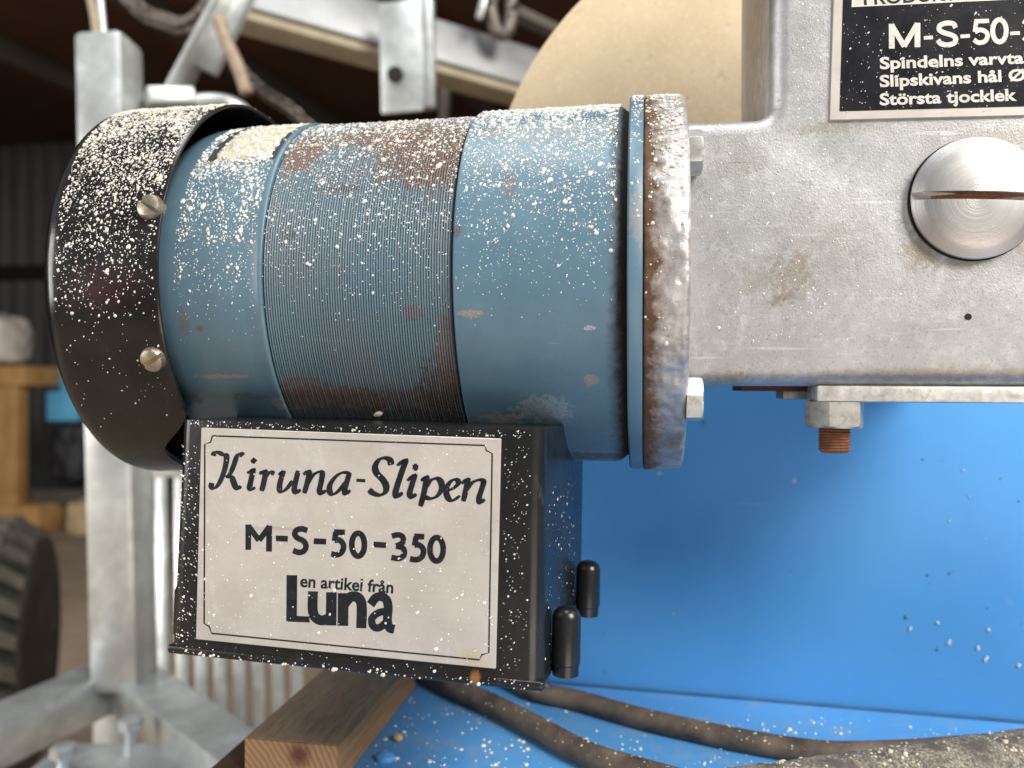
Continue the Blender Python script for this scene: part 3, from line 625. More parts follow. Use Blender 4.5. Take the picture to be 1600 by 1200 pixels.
# ---- type plate on the column
ta = math.radians(1.5); TR = Matrix.Rotation(ta, 3, 'Y')
TBL = at_Y(1297, 188, YF-0.0008); TW, TH = 0.104, 0.075
tex, tez = np.array(TR.col[0]), np.array(TR.col[2]); TC = TBL+tex*TW/2+tez*TH/2
bm = bmesh.new(); box_bm(bm, Vector(TC)-Vector((0, -0.00035, 0)), (TW, 0.0011, TH), TR, 0.0002, 1)
tplate = bm_obj('type_plate', bm, 'plate_aluminium', mach, False); tplate['label'] = 'black and silver type plate on the casting'
def to_type(x, y, up): return at_Y(x, y, YF-0.0008-0.0002-up+0.0001)
def quad_on(name, a, b_, lift, mat):   # rectangle in plate coordinates (metres from the lower left corner)
    y = YF-0.0008-0.0002-lift; V = [TBL+tex*u+tez*v for u, v in ((a[0], a[1]), (b_[0], a[1]), (b_[0], b_[1]), (a[0], b_[1]))]
    V = [(v[0], y, v[2]) for v in V]; return mesh_obj(name, V, [(0, 1, 2, 3)], mat, tplate)
bm_ = 0.0029
quad_on('black_field', (bm_, bm_), (TW-bm_, TH-bm_), 0.00006, 'type_black')
quad_on('silver_field', (0.0058, 0.0384), (TW-0.006, 0.0520), 0.00012, 'print_silver')
def type_line(body, p0, p1, h, off, mat='print_silver', wref=None, name='type_lettering'):
    return text_on(name, body, p0, p1, h, to_type, mat, tplate, off, 0.00024, wref=wref)
type_line('PRODUKT', (1350, 7.5), (1478, 0.5), 21, 0.022, 'ink_black', 'PRODUK')
tnum = []
def Z6(pts): return [(1290+x/5.161, y/5.161) for x, y in pts]
for l_, w6, s6 in [([(534, 392), (533, 192)], 9.0, False), ([(530, 200), (636, 374)], 8.4, False), ([(632, 374), (741, 190)], 8.4, False), ([(741, 184), (741, 380)], 9.0, False), ([(792, 306), (866, 301)], 5.6, False), ([(1088, 294), (1164, 289)], 5.6, False), ([(1488, 270), (1566, 266)], 5.6, False),
                   ([(1048, 225), (1030, 192), (975, 186), (925, 204), (916, 238), (950, 262), (1010, 280), (1048, 305), (1038, 345), (985, 362), (930, 352), (905, 322)], 7.8, True),
                   ([(1318, 168), (1200, 172)], 6.8, False), ([(1214, 170), (1204, 258)], 6.8, False), ([(1204, 258), (1245, 240), (1290, 255), (1306, 290), (1285, 332), (1235, 344), (1195, 320)], 7.2, True),
                   (ell(1402, 248, 55, 90), 7.6, False), ([(1600, 195), (1620, 165), (1660, 160), (1690, 185), (1680, 225), (1640, 240)], 7.6, True), ([(1640, 240), (1690, 255), (1700, 300), (1670, 330), (1630, 330), (1598, 300)], 7.6, True)]:
    tnum.append((Z6(l_), w6, w6, None, s6))
    if 1190 < l_[0][0] < 1460 and abs(l_[0][1]-270) > 3: tnum.append((Z6([(x+545, y-25) for x, y in l_]), w6, w6, None, s6))     # the closing 50 repeats the first
strokes('type_number', tnum, to_type, None, 'print_silver', tplate, 0.00020)
type_line('Spindelns varvtal', (1375, 107.5), (1600, 98.5), 18.5, 0.030, wref='Spindelns varvta')
type_line('Slipskivans hål Ø', (1375, 135.5), (1603, 125.5), 18.5, 0.030)
type_line('Största tjocklek', (1375, 164.0), (1589, 156.5), 18.5, 0.030)

# ================================================================== dried splashes, thick on top and thinning downwards
def cyl_splash(name, part, x0, x1, r, n, a_fun, med, sig, hi, mat='dried_splash', stretch=0.25, lo=0.00010, cap_cut=None):
    th = np.radians(rng.uniform(-75, 112, n*4)); x = rng.uniform(x0, x1, n*4)
    cl = np.array([noise.noise(Vector((a*90, math.sin(t)*7, math.cos(t)*7))) for a, t in zip(x, th)])
    keep = rng.uniform(0, 1, n*4) < a_fun(np.degrees(th), x)*(1+0.8*cl)
    th, x = th[keep][:n*2], x[keep][:n*2]; m = len(x)
    if cap_cut is not None:
        k = cap_cut(np.degrees(th), x); th, x = th[k], x[k]; m = len(x)
    N = np.stack([0*th, -np.cos(th), np.sin(th)], -1); P = np.stack([x, AY-r*np.cos(th), AZ+r*np.sin(th)], -1)
    rad = sizes(m, med, sig, lo, hi); st = 1+np.abs(rng.standard_normal(m))*stretch
    return droplets(name, P, N, rad, mat, part, 0.62, st, (0.5, 0.0, 0.85))
def cap_edge(a, x): return x > X_CAPEND+0.0070*np.clip(np.cos(np.radians(a)), 0, 1)**1.5-0.0025+0.0085
def fall(top, zero, p=1.6): return lambda a, x: np.clip((a-zero)/(top-zero), 0, 1)**p
cyl_splash('dried_splashes', fan_cover, X_CAPEND+0.006, X_CAP-0.001, R_CAP, 11000, lambda a, x: 0.47*np.clip((a+14)/52, 0, 1)**1.1, 0.00018, 0.52, 0.00085, cap_cut=cap_edge)
cyl_splash('dried_splashes', fan_cover, X_CAPEND+0.006, X_CAP-0.001, R_CAP, 700, lambda a, x: 0.6*np.clip((a+55)/70, 0, 1)**1.5, 0.00019, 0.5, 0.0007, cap_cut=cap_edge)
cyl_splash('tan_splashes', fan_cover, X_CAPEND+0.006, X_CAP-0.001, R_CAP, 1300, fall(60, 5), 0.00027, 0.5, 0.0010, 'dried_splash_tan', cap_cut=cap_edge)
cyl_splash('dried_splashes', end_ring, X_CAP, X_RIBL-0.0022, 0.0707, 3400, lambda a, x: 0.80*np.clip((a+12)/55, 0, 1)**1.4, 0.00025, 0.52, 0.0011)
cyl_splash('dried_splashes', stator, X_RIBL, X_RIBR-0.001, R_RIB-0.00015, 5200, lambda a, x: 0.72*np.clip((a+14)/70, 0, 1)**1.7, 0.00024, 0.52, 0.0011)
cyl_splash('dried_splashes', housing, X_RIBR+0.001, -0.010, R_H, 4900, lambda a, x: 0.76*np.clip((a+14)/75, 0, 1)**1.8, 0.00024, 0.52, 0.0010)
cyl_splash('dried_splashes', lip, X_LIP0+0.0006, X_LIP1-0.0006, R_LIP, 260, lambda a, x: 0.9*np.clip((a+5)/75, 0, 1)**1.8, 0.00028, 0.5, 0.0011)
cyl_splash('dried_splashes', flange, X_LIP1+0.002, X_FL-0.002, R_FL+0.0002, 500, lambda a, x: 0.9*np.clip((a+5)/80, 0, 1)**1.6, 0.00028, 0.45, 0.0008)
cyl_splash('tan_splashes', flange, X_LIP1+0.0005, X_FL-0.002, R_FL+0.0002, 300, lambda a, x: 0.8*np.clip((a+30)/80, 0, 1)**1.3, 0.00022, 0.5, 0.0007, 'dried_splash_tan')
# fine mist everywhere
cyl_splash('fine_mist', housing, X_RIBR+0.001, -0.010, R_H, 4200, lambda a, x: 0.9*np.clip((a+20)/75, 0, 1)**1.5, 0.00015, 0.3, 0.0003, lo=0.00007)
cyl_splash('fine_mist', end_ring, X_CAP, X_RIBL-0.0022, 0.0707, 2200, lambda a, x: 0.9*np.clip((a+25)/65, 0, 1)**1.3, 0.00015, 0.3, 0.0003, lo=0.00007)
cyl_splash('fine_mist', stator, X_RIBL, X_RIBR-0.001, R_RIB-0.0001, 3800, lambda a, x: 0.9*np.clip((a+25)/75, 0, 1)**1.4, 0.00015, 0.3, 0.0003, lo=0.00007)
# the remains of a sticker under caked dust on the end ring
V, Fc = [], []; na, nx = 26, 22
for i in range(na+1):
    a = math.radians(38+34*i/na)
    for j in range(nx+1):
        x = X_CAP+0.0065+0.0235*j/nx; e = min(i, na-i, j, nx-j); rr = 0.0707+(0.0005+0.0004*noise.noise(Vector((x*900, a*60, 0)))) if e > 0 else 0.0704
        xx = x+0.0012*noise.noise(Vector((i*0.5, j*0.1, 3)))+(0.006*(i/na) if True else 0)*0.3
        V.append((xx, AY-rr*math.cos(a), AZ+rr*math.sin(a)))
for i in range(na):
    for j in range(nx): q = i*(nx+1)+j; Fc.append((q, q+1, q+nx+2, q+nx+1))
sticker = mesh_obj('old_sticker', V, Fc, 'sticker_grime', end_ring, True)
for (xa, xb) in ((X_CAP+0.0052, X_CAP+0.0082), (X_CAP+0.0305, X_CAP+0.0335)):   # blackened edges of the sticker
    V, Fc = [], []
    for i in range(25):
        a = math.radians(38+34*i/24); w0 = 0.0016*noise.noise(Vector((i*0.45, xa*200, 1)))
        for xx in (xa+w0+0.0018*i/24, xb+w0+0.0018*i/24+0.0012*noise.noise(Vector((i*0.6, 7, 1)))): V.append((xx-0.0012, AY-0.07105*math.cos(a), AZ+0.07105*math.sin(a)))
    mesh_obj('sticker_edge', V, [(2*i, 2*i+1, 2*i+3, 2*i+2) for i in range(24)], 'sticker_edge', end_ring)
kind(cyl_splash('dried_splashes', end_ring, X_CAP+0.008, X_RIBL-0.004, 0.0712, 420, lambda a, x: ((a > 36) & (a < 74))*1.0, 0.00040, 0.45, 0.0011), 'stuff')
# straw coloured scraps caught on the laminations
p = on_cyl(592, 646, R_RIB); droplets('grain_husk', [p], [(0, -0.9, -0.4)], np.array([0.0013]), 'dried_splash_tan', stator, 0.6, np.array([1.6]), (1, 0, 0.2)); 

def face_splash(name, part, pts_fun, nrm, n, med, sig, hi, mat='dried_splash', tang=(0.7, 0, 0.7), stretch=0.4, flat=0.42, lo=0.00009):
    P = np.array([pts_fun() for _ in range(n)]); N = np.tile(np.array([nrm], float), (len(P), 1))
    return droplets(name, P, N, sizes(len(P), med, sig, lo, hi), mat, part, flat, 1+np.abs(rng.standard_normal(len(P)))*stretch, tang)
def pl(lift, x0, x1, z0, z1): return lambda: PO-PN*lift+PX*rng.uniform(x0, x1)+PZ*rng.uniform(z0, z1)
face_splash('dried_splashes', plate, pl(0.0009, -PW/2+0.001, PW/2-0.001, -PH/2+0.001, PH/2-0.001), -PN, 900, 0.00010, 0.45, 0.0004, lo=0.00005)
face_splash('dried_splashes', plate, pl(0.0009, -PW/2+0.001, PW/2-0.001, -PH/2+0.001, 0.004), -PN, 110, 0.00026, 0.45, 0.0008)
face_splash('dried_splashes', tb, pl(-0.0006, 0.0535, 0.0620, -0.037, 0.034), -PN, 150, 0.00013, 0.5, 0.0006)
face_splash('dried_splashes', tb, pl(-0.0006, -0.0610, -0.0535, -0.037, 0.030), -PN, 200, 0.00015, 0.45, 0.0005, tang=(0.8, 0, -0.5), stretch=0.9)
face_splash('dried_splashes', tb, pl(-0.0006, -0.058, 0.062, 0.0364, 0.0385), -PN, 170, 0.00013, 0.5, 0.0005)
face_splash('dried_splashes', tb, pl(-0.0001, -0.062, 0.064, -0.0420, -0.0372), -PN, 90, 0.00013, 0.5, 0.0005)
face_splash('dried_splashes', tb, lambda: PO+PX*0.0672+PN*rng.uniform(0.004, 0.075)+PZ*rng.uniform(-0.037, 0.02), PX, 120, 0.00014, 0.5, 0.0005)
face_splash('tan_splashes', tb, pl(-0.0001, -0.062, 0.064, -0.0424, -0.0405), -PN, 50, 0.00022, 0.6, 0.0007, 'dried_splash_tan')
def tp_pt(): return np.array([0.0, YF-0.0012, 0.0])+np.array([1, 0, 1])*(TBL+tex*rng.uniform(0.001, 0.065)+tez*rng.uniform(0.001, 0.05))
face_splash('dried_splashes', tplate, tp_pt, (0, -1, 0), 420, 0.00010, 0.5, 0.00045, lo=0.00005)
def gp(px0, px1, py0, py1): return lambda: at_Y(rng.uniform(px0, px1), rng.uniform(py0, py1), YF)
face_splash('dried_splashes', gear, gp(1095, 1290, 195, 540), (0, -1, 0), 260, 0.00016, 0.5, 0.0006)
face_splash('dried_splashes', gear, gp(1290, 1430, 195, 540), (0, -1, 0), 60, 0.00015, 0.5, 0.0006)
face_splash('dried_splashes', gear, gp(1240, 1290, 0, 190), (0, -1, 0), 80, 0.00015, 0.5, 0.0006)

# ================================================================== the blue stand: cabinet, tray and the trough wall behind
b = NB('stand_blue')
c = b.mix(b.ramp(b.noise(6, 5, 0.55), 0.35, 0.7), (0.080, 0.310, 0.660), (0.100, 0.355, 0.720))
c = b.mix(b.math('MULTIPLY', b.ramp(b.noise(120, 6, 0.7), 0.66, 0.73), 0.5), c, (0.10, 0.16, 0.24))
c = b.mix(b.math('MULTIPLY', b.ramp(b.noise(60, 6, 0.7), 0.66, 0.76), 0.35), c, (0.30, 0.42, 0.55))
for (ro, lo_) in ((0.3, 0.72), (-0.8, 0.73), (1.2, 0.73)):
    c = b.mix(b.math('MULTIPLY', b.ramp(b.noise(90, 2, 0.5, b.mapping((0.06, 1, 1), (0, ro, 0))), lo_, lo_+0.03), 0.35), c, (0.22, 0.42, 0.66))
c = b.mix(b.math('MULTIPLY', b.ramp(b.noise(14, 7, 0.7, b.mapping((1.8, 1, 0.6))), 0.50, 0.75), 0.16), c, (0.05, 0.20, 0.42))
M['stand_blue'] = b.done(c, b.fmix(b.noise(25, 5), 0.30, 0.48), 0, b.bump(b.noise(30, 4), 0.06, 0.001), 0.5)
b = NB('tray_blue')
c = b.mix(b.ramp(b.noise(9, 5, 0.55), 0.35, 0.7), (0.075, 0.280, 0.600), (0.095, 0.330, 0.680))
c = b.mix(b.math('MULTIPLY', b.ramp(b.noise(55, 7, 0.7), 0.50, 0.72), 0.55), c, (0.26, 0.34, 0.42))
c = b.mix(b.math('MULTIPLY', b.ramp(b.noise(130, 7, 0.75), 0.58, 0.72), 0.6), c, (0.28, 0.22, 0.16))
sx = b.n('ShaderNodeSeparateXYZ'); b.link(b.co(), sx.inputs[0])
M['tray_blue'] = b.done(c, 0.5, 0, b.bump(b.noise(200, 5), 0.2, 0.0005))
simple('rust_edge', (0.055, 0.032, 0.020), (0.10, 0.058, 0.032), 120, 0.85, 0, 0.4, 600)
simple('seam_shade_blue', (0.020, 0.085, 0.20), (0.035, 0.12, 0.26), 60, 0.8)
SX0, SX1, SY0, SY1 = -0.182, 0.56, 0.16, 0.66
PY = 0.4225
stand = thing('grinder_stand', ((SX0+SX1)/2, 0.42, 0.0), 'bright blue sheet steel stand with flat tray and trough wall behind the grinder', 'stand')
box('cabinet', ((SX0+SX1)/2+0.01, (SY0+SY1)/2, (ZT-0.02)/2), (SX1-SX0-0.06, SY1-SY0-0.06, ZT-0.02), 'stand_blue', stand, None, 0.006)
box('tray', ((SX0+SX1)/2, (SY0+SY1)/2, ZT-0.010), (SX1-SX0, SY1-SY0, 0.020), 'tray_blue', stand, None, 0.002)
R3 = Matrix.Rotation(math.radians(-2.6), 3, 'Z')
bm = bmesh.new(); box_bm(bm, (0.21, PY+0.0065, ZT+0.098), (0.70, 0.004, 0.20), R3, 0.001)
pan = bm_obj('trough_wall', bm, 'stand_blue', stand, True, 40)
# dark blue strip painting in the shade where the wall meets the tray
bm = bmesh.new(); box_bm(bm, (0.21, PY+0.0036, ZT+0.0004), (0.70, 0.0030, 0.0010), R3, 0.0003); bm_obj('seam_shade', bm, 'seam_shade_blue', stand, True, 40)
for k, (xx, yy) in enumerate([(0.555, 0.43)]):
    box('trough_side', (xx, 0.53, ZT+0.098), (0.004, 0.24, 0.20), 'stand_blue', stand, None, 0.001)
box('rusty_edge_strip', (SX0+0.008, 0.30, ZT+0.0011), (0.016, 0.26, 0.0022), 'rust_edge', stand, None, 0.0005)
def wall_pt(px, py): return at_plane(px, py, np.array([0.21, PY+0.0042, ZT]), np.array([math.sin(math.radians(-2.6))*-1, math.cos(math.radians(-2.6)), 0]))
nw = (math.sin(math.radians(-2.6)), -math.cos(math.radians(-2.6)), 0)
simple('speck_dark', (0.08, 0.16, 0.28), (0.11, 0.20, 0.30), 200, 0.8); simple('speck_light', (0.34, 0.45, 0.55), (0.48, 0.54, 0.58), 200, 0.8)
Pw = [wall_pt(rng.uniform(920, 1640), rng.uniform(640, 1120)) for _ in range(10)]+[wall_pt(rng.normal(1520, 55), rng.normal(960, 70)) for _ in range(9)]
droplets('dirt_specks', Pw, np.tile(nw, (len(Pw), 1)), sizes(len(Pw), 0.0006, 0.5, 0.0003, 0.0014), 'speck_dark', pan, 0.25)
Pw = [wall_pt(*p) for p in [(1465, 973), (1483, 1004), (1545, 984), (1528, 1013), (1540, 1030), (1592, 1040), (1422, 983), (1505, 735), (1030, 740), (1240, 752)]]+[wall_pt(rng.uniform(920, 1640), rng.uniform(640, 1120)) for _ in range(6)]
droplets('dust_specks', Pw, np.tile(nw, (len(Pw), 1)), np.concatenate([np.full(7, 0.0010), sizes(len(Pw)-7, 0.0005, 0.5, 0.0003, 0.0013)]), 'speck_light', pan, 0.12, 1+np.abs(rng.standard_normal(len(Pw)))*.5, (0.4, 0, 1))
V, Fc = lathe([(0, 0.0042), (0.001, 0.0045), (0.0022, 0.0040), (0.0030, 0.0024), (0.0033, 0.0004)], at_Z(602, 1186, ZT)-np.array([0, 0, 0.0003]), (0, 0, 1), 24)
mesh_obj('rivet_head', V, Fc, 'stand_blue', stand, True, 40)

# ================================================================== loose things on the tray
b = NB('weathered_wood')
g = b.noise(60, 6, 0.65, b.mapping((7, 0.5, 7))); c = b.mix(b.ramp(g, 0.3, 0.7), (0.26, 0.135, 0.055), (0.48, 0.265, 0.115))
gx = b.n('ShaderNodeNewGeometry'); sn = b.n('ShaderNodeSeparateXYZ'); b.link(gx.outputs['Normal'], sn.inputs[0])
grey = b.mix(b.ramp(b.noise(70, 6, 0.7, b.mapping((3, 0.7, 3))), 0.3, 0.7), (0.20, 0.145, 0.095), (0.37, 0.28, 0.19))
c = b.mix(b.math('MULTIPLY', b.ramp(sn.outputs[2], 0.4, 0.8), 0.9), c, grey)
M['weathered_wood'] = b.done(c, 0.85, 0, b.bump(g, 0.5, 0.0008))
b = NB('end_grain')
w_ = b.n('ShaderNodeTexWave', _wave_type='RINGS', _rings_direction='Y'); b.link(b.mapping((1, 1, 1), (0, 0, 0), (0.055, 0, 0.022)), w_.inputs[0]); w_.inputs['Scale'].default_value = 130; w_.inputs['Distortion'].default_value = 3; w_.inputs['Detail'].default_value = 3
c = b.mix(w_.outputs['Fac'], (0.34, 0.165, 0.065), (0.48, 0.265, 0.12)); c = b.mix(b.blob((0.004, -0.055, 0.012), (0.006, 0.02, 0.006), 0.8, 150), c, (0.17, 0.050, 0.025))
M['end_grain'] = b.done(c, 0.8, 0, b.bump(b.noise(900, 4), 0.5, 0.0005))
bat = thing('wooden_batten', (-0.145, 0.365, ZT), 'short sawn wooden batten lying on the blue tray under the terminal box', 'batten')
box('batten_body', (-0.145, 0.3645, ZT+0.0085), (0.042, 0.110, 0.0170), 'weathered_wood', bat, None, 0.0008)
box('sawn_end', (-0.145, 0.3092, ZT+0.0085), (0.0412, 0.0014, 0.0164), 'end_grain', bat, None, 0.0004)
simple('cable_rubber', (0.040, 0.030, 0.023), (0.135, 0.100, 0.074), 70, 0.7, 0, 0.6, 400)
rc = 0.0051
pts = [at_Z(*p, ZT+rc-0.0004) for p in [(770, 1052), (835, 1080), (900, 1094), (1000, 1122), (1110, 1147), (1210, 1166), (1300, 1177), (1400, 1175), (1500, 1168), (1640, 1160), (1800, 1150), (2050, 1140)]]
pts = [pts[0]+np.array([-0.05, 0.012, 0.0])]+pts
pts1 = pts
V, Fc = tube(pts, rc, 16, 8, lambda p, q, t: rc*(1+0.05*noise.noise(p*45))); cab = tag(mesh_obj('power_cable', V, Fc, 'cable_rubber', None, True, 60), 'dusty brown-black rubber cable along the foot of the blue trough wall', 'cable')
rc2 = 0.0056
pts = [at_Z(*p, ZT+rc2-0.0004) for p in [(650, 1045), (712, 1077), (770, 1102), (840, 1138), (920, 1180), (1000, 1206), (1100, 1236), (1230, 1290), (1400, 1330), (1700, 1340)]]
V, Fc = tube(pts, rc2, 16, 8); cab2 = tag(mesh_obj('power_cable', V, Fc, 'cable_rubber', None, True, 60), 'thicker brown-black rubber cable running out from beside the wooden batten', 'cable')
def cable_dust(o, pts, r, n):
    Q = catmull(pts, 40); P_, N_ = [], []
    for _ in range(n):
        i = rng.integers(0, len(Q)-2); t = Q[i+1]-Q[i]; t = t/np.linalg.norm(t); a = np.cross(t, (0, 0, 1)); a /= np.linalg.norm(a); q = rng.uniform(-1.4, 1.2); v = a*math.sin(q)+np.cross(a, t)*math.cos(q); P_.append(Q[i]+v*r*0.99); N_.append(v)
    droplets('grit_specks', P_, N_, sizes(n, 0.00022, 0.5, 0.0001, 0.0007), 'dried_splash_tan', o, 0.5)
cable_dust(cab2, pts, rc2, 260); cable_dust(cab, pts1, rc, 260)
# a thick bar caked with grey grinding grit at the front of the tray
b = NB('caked_grit')
c = b.mix(b.ramp(b.noise(900, 4, 0.7), 0.4, 0.66), (0.13, 0.11, 0.085), (0.50, 0.45, 0.36)); c = b.mix(b.ramp(b.noise(120, 5, 0.65), 0.45, 0.62), c, (0.12, 0.10, 0.085))
M['caked_grit'] = b.done(c, 0.85, 0, b.bump(b.noise(1300, 4, 0.7), 0.9, 0.0012))
def gr(p, q, t): return 0.013*(1+0.08*noise.noise(p*60)+0.05*noise.noise(p*220))
pts = [at_Z(*p, ZT+0.0125) for p in [(860, 1330), (1000, 1285), (1150, 1262), (1300, 1240), (1450, 1218), (1600, 1196), (1760, 1178)]]
V, Fc = tube(pts, 0.013, 40, 26, gr); bar_ = tag(mesh_obj('grit_bar', V, Fc, 'caked_grit', None, True), 'thick grey bar caked with coarse grinding grit at the front of the tray', 'bar')
Pg, Ng = [], []
TP = catmull(pts, 60)
for _ in range(1500):
    i = rng.integers(60, len(TP)-2); t = TP[i+1]-TP[i]; t /= np.linalg.norm(t); a = np.cross(t, (0, 0, 1)); a /= np.linalg.norm(a); bb = np.cross(a, t); q = rng.uniform(-2.3, 1.2)
    nn2 = a*math.sin(q)+bb*math.cos(q); Pg.append(TP[i]+nn2*0.0128); Ng.append(nn2)
g_ = droplets('grit_grains', Pg, Ng, sizes(len(Pg), 0.00042, 0.4, 0.0002, 0.0011), 'dried_splash_tan', bar_, 0.7)
# grit scattered on the tray: nobody could count it
Pg = []
while len(Pg) < 480:
    px, py = rng.uniform(560, 1640), rng.uniform(1085, 1230); p = at_Z(px, py, ZT)
    if p[1] > PY-0.006 or -0.168 < p[0] < -0.122: continue
    if noise.noise(Vector((p[0]*30, p[1]*30, 1)))+0.35 > rng.uniform(0, 0.8): Pg.append(p)
gt = thing('loose_grit', (0.0, 0.36, ZT), 'pale loose grinding grit scattered over the blue tray', 'grit'); gt['kind'] = 'stuff'
droplets('grit_grains', Pg, np.tile((0, 0, 1.0), (len(Pg), 1)), sizes(len(Pg), 0.00050, 0.5, 0.00025, 0.0013), 'dried_splash', gt, 0.6)
peb = at_Z(621, 1157, ZT); V, Fc = lathe([(-0.0002, 0.0012), (0.0006, 0.0023), (0.0017, 0.0024), (0.0028, 0.0014), (0.0031, 0.0003)], peb, (0.1, 0.15, 1), 14)
simple('pebble_tan', (0.52, 0.30, 0.14), (0.62, 0.42, 0.24), 300, 0.8)
tag(mesh_obj('pebble', V, Fc, 'pebble_tan', None, True), 'single small orange-tan crumb on the tray beside the wooden batten', 'crumb')

# ================================================================== the barn behind
simple('floor_dust', (0.30, 0.22, 0.15), (0.48, 0.375, 0.275), 1.6, 0.95, 0, 0.4, 30)
simple('steel_sheet', (0.055, 0.055, 0.053), (0.085, 0.085, 0.082), 1.2, 0.6)
simple('ceiling_wood', (0.070, 0.028, 0.010), (0.11, 0.045, 0.018), 2.0, 0.9)
simple('joist_wood', (0.07, 0.058, 0.046), (0.10, 0.085, 0.07), 3.0, 0.9)
b = NB('galvanised')
c = b.mix(b.ramp(b.vor(60, None, 'Color'), 0.2, 0.8), (0.56, 0.585, 0.58), (0.72, 0.745, 0.735)); c = b.mix(b.ramp(b.noise(14, 5, 0.6), 0.35, 0.7), c, (0.40, 0.405, 0.39))
M['galvanised'] = b.done(c, b.fmix(b.noise(20, 5), 0.28, 0.45), 0.56, b.bump(b.noise(60, 4), 0.1, 0.001))
simple('dull_galvanised', (0.24, 0.245, 0.25), (0.34, 0.345, 0.35), 12, 0.5, 0.4)
simple('dull_chain', (0.07, 0.055, 0.045), (0.20, 0.17, 0.15), 40, 0.5, 0.5)
simple('rod_tan', (0.22, 0.16, 0.11), (0.36, 0.28, 0.21), 60, 0.6, 0.2)
simple('cream_strip', (0.26, 0.215, 0.145), (0.34, 0.29, 0.20), 20, 0.7)
simple('lug_rubber', (0.075, 0.064, 0.052), (0.13, 0.11, 0.09), 18, 0.85)
simple('tyre_rubber', (0.020, 0.017, 0.014), (0.050, 0.042, 0.034), 18, 0.85)
simple('crate_wood', (0.42, 0.22, 0.07), (0.56, 0.32, 0.12), 6, 0.8)
simple('pale_blue_plastic', (0.10, 0.42, 0.70), (0.14, 0.50, 0.78), 5, 0.5)
simple('black_bag', (0.010, 0.010, 0.014), (0.030, 0.030, 0.038), 9, 0.45, 0, 0.8, 14, bdist=0.02)
simple('white_bag', (0.62, 0.56, 0.50), (0.74, 0.69, 0.63), 9, 0.8, 0, 0.6, 14, bdist=0.02)
simple('green_sheet', (0.018, 0.085, 0.045), (0.030, 0.12, 0.065), 6, 0.7)
simple('tan_sack', (0.45, 0.33, 0.18), (0.60, 0.46, 0.28), 12, 0.9)

kind(mesh_obj('floor', [(-9, -6, 0), (9, -6, 0), (9, 12, 0), (-9, 12, 0)], [(0, 1, 2, 3)], 'floor_dust'), 'structure')
YW = 6.6
def corrugated(name, x0, x1, y, z0, z1, pitch=0.18, dep=0.035):
    V, Fc = [], []; n = int((x1-x0)/pitch*6)
    for i in range(n+1):
        x = x0+(x1-x0)*i/n; ph = (x/pitch) % 1; d = dep*(0 if ph < .4 else (ph-.4)/.1 if ph < .5 else 1 if ph < .9 else (1-ph)/.1)
        V += [(x, y+d, z0), (x, y+d, z1)]
    for i in range(n): Fc.append((2*i, 2*i+2, 2*i+3, 2*i+1))
    return kind(mesh_obj(name, V, Fc, 'steel_sheet'), 'structure')
corrugated('wall_back', -9, 9, YW, 0, 3.3)
kind(box('wall_rail', (-4.5, YW-0.05, CZ+1.06), (8.9, 0.1, 0.12), 'dark_gap', None, None, 0.01), 'structure')
kind(box('wall_left', (-9.05, 3, 1.65), (0.1, 7.2, 3.3), 'steel_sheet', None, None, 0.01), 'structure')
kind(box('wall_right', (6.0, 3.6, 1.65), (0.1, 6.0, 3.3), 'steel_sheet', None, None, 0.01), 'structure')
ceil = kind(box('ceiling', (-1.5, 4.1, 3.30), (15.2, 5.4, 0.12), 'ceiling_wood', None, None, 0.01), 'structure')
for k, (xa, xb) in enumerate([(-4.6, -3.9), (-3.2, -2.6), (-1.7, -1.2), (0.0, 0.3)]):
    kind(beam('ceiling_joist', (xa, 1.6, 3.17), (xb, YW, 3.17), 0.09, 0.16, 'joist_wood'), 'structure')

# ------------------------------------------------------------------ galvanised trailer frame behind the grinder
tf_base = at_depth(180, 1030, 1.0); tf = thing('trailer_frame', (tf_base[0], tf_base[1], 0.0), 'galvanised steel trailer frame with upright post and drawbar behind the grinder', 'trailer')
GV = 'galvanised'
p_top, p_bot = at_depth(170, 62, 1.02), at_depth(196, 1048, 1.0); p_top[1] = p_bot[1]+0.012
bm = bmesh.new(); beam_bm(bm, p_bot+np.array([0, 0, -0.02]), p_top, 0.062, 0.062, (-0.14, 1, 0), 0.009)
post = bm_obj('post', bm, GV, tf, True, 40)
zb_ = p_bot[2]-0.03
pL = at_Z(-60, 1175, zb_); pR = at_Z(420, 1245, zb_)
a0 = at_Z(165, 1072, zb_)
beam('drawbar', a0, pL+(pL-a0)*0.3, 0.060, 0.052, GV, tf); beam('drawbar', a0+np.array([0.012, 0.02, 0]), pR+(pR-a0)*0.3, 0.062, 0.046, GV, tf)
q0, q1 = at_Z(60, 1196, zb_-0.005), at_Z(360, 1196, zb_-0.005); beam('cross_plate', q0, q1, 0.09, 0.008, GV, tf)
for (px, py) in ((205, 1118), (100, 1160)):
    V, Fc = lathe([(0, 0.006), (0.03, 0.006), (0.031, 0.013), (0.041, 0.013), (0.043, 0.009)], at_Z(px, py, zb_+0.028)-np.array([0, 0, 0.045]), (0, 0, 1), 6); mesh_obj('frame_bolt', V, Fc, GV, tf)
for k in range(9):                              # slatted side, each bar leaning a little
    px = 226+k*30; tp_, bt = at_depth(px-4-k*0.4, 735, 1.22), at_depth(px, 1150, 1.12)
    beam('side_bar', bt, tp_, 0.018, 0.008, GV, tf, (0, 1, 0), 0.002)
beam('side_rail', at_depth(205, 730, 1.22), at_depth(480, 730, 1.22), 0.02, 0.03, GV, tf); beam('side_rail', at_depth(205, 1150, 1.125), at_depth(480, 1152, 1.12), 0.02, 0.03, GV, tf)
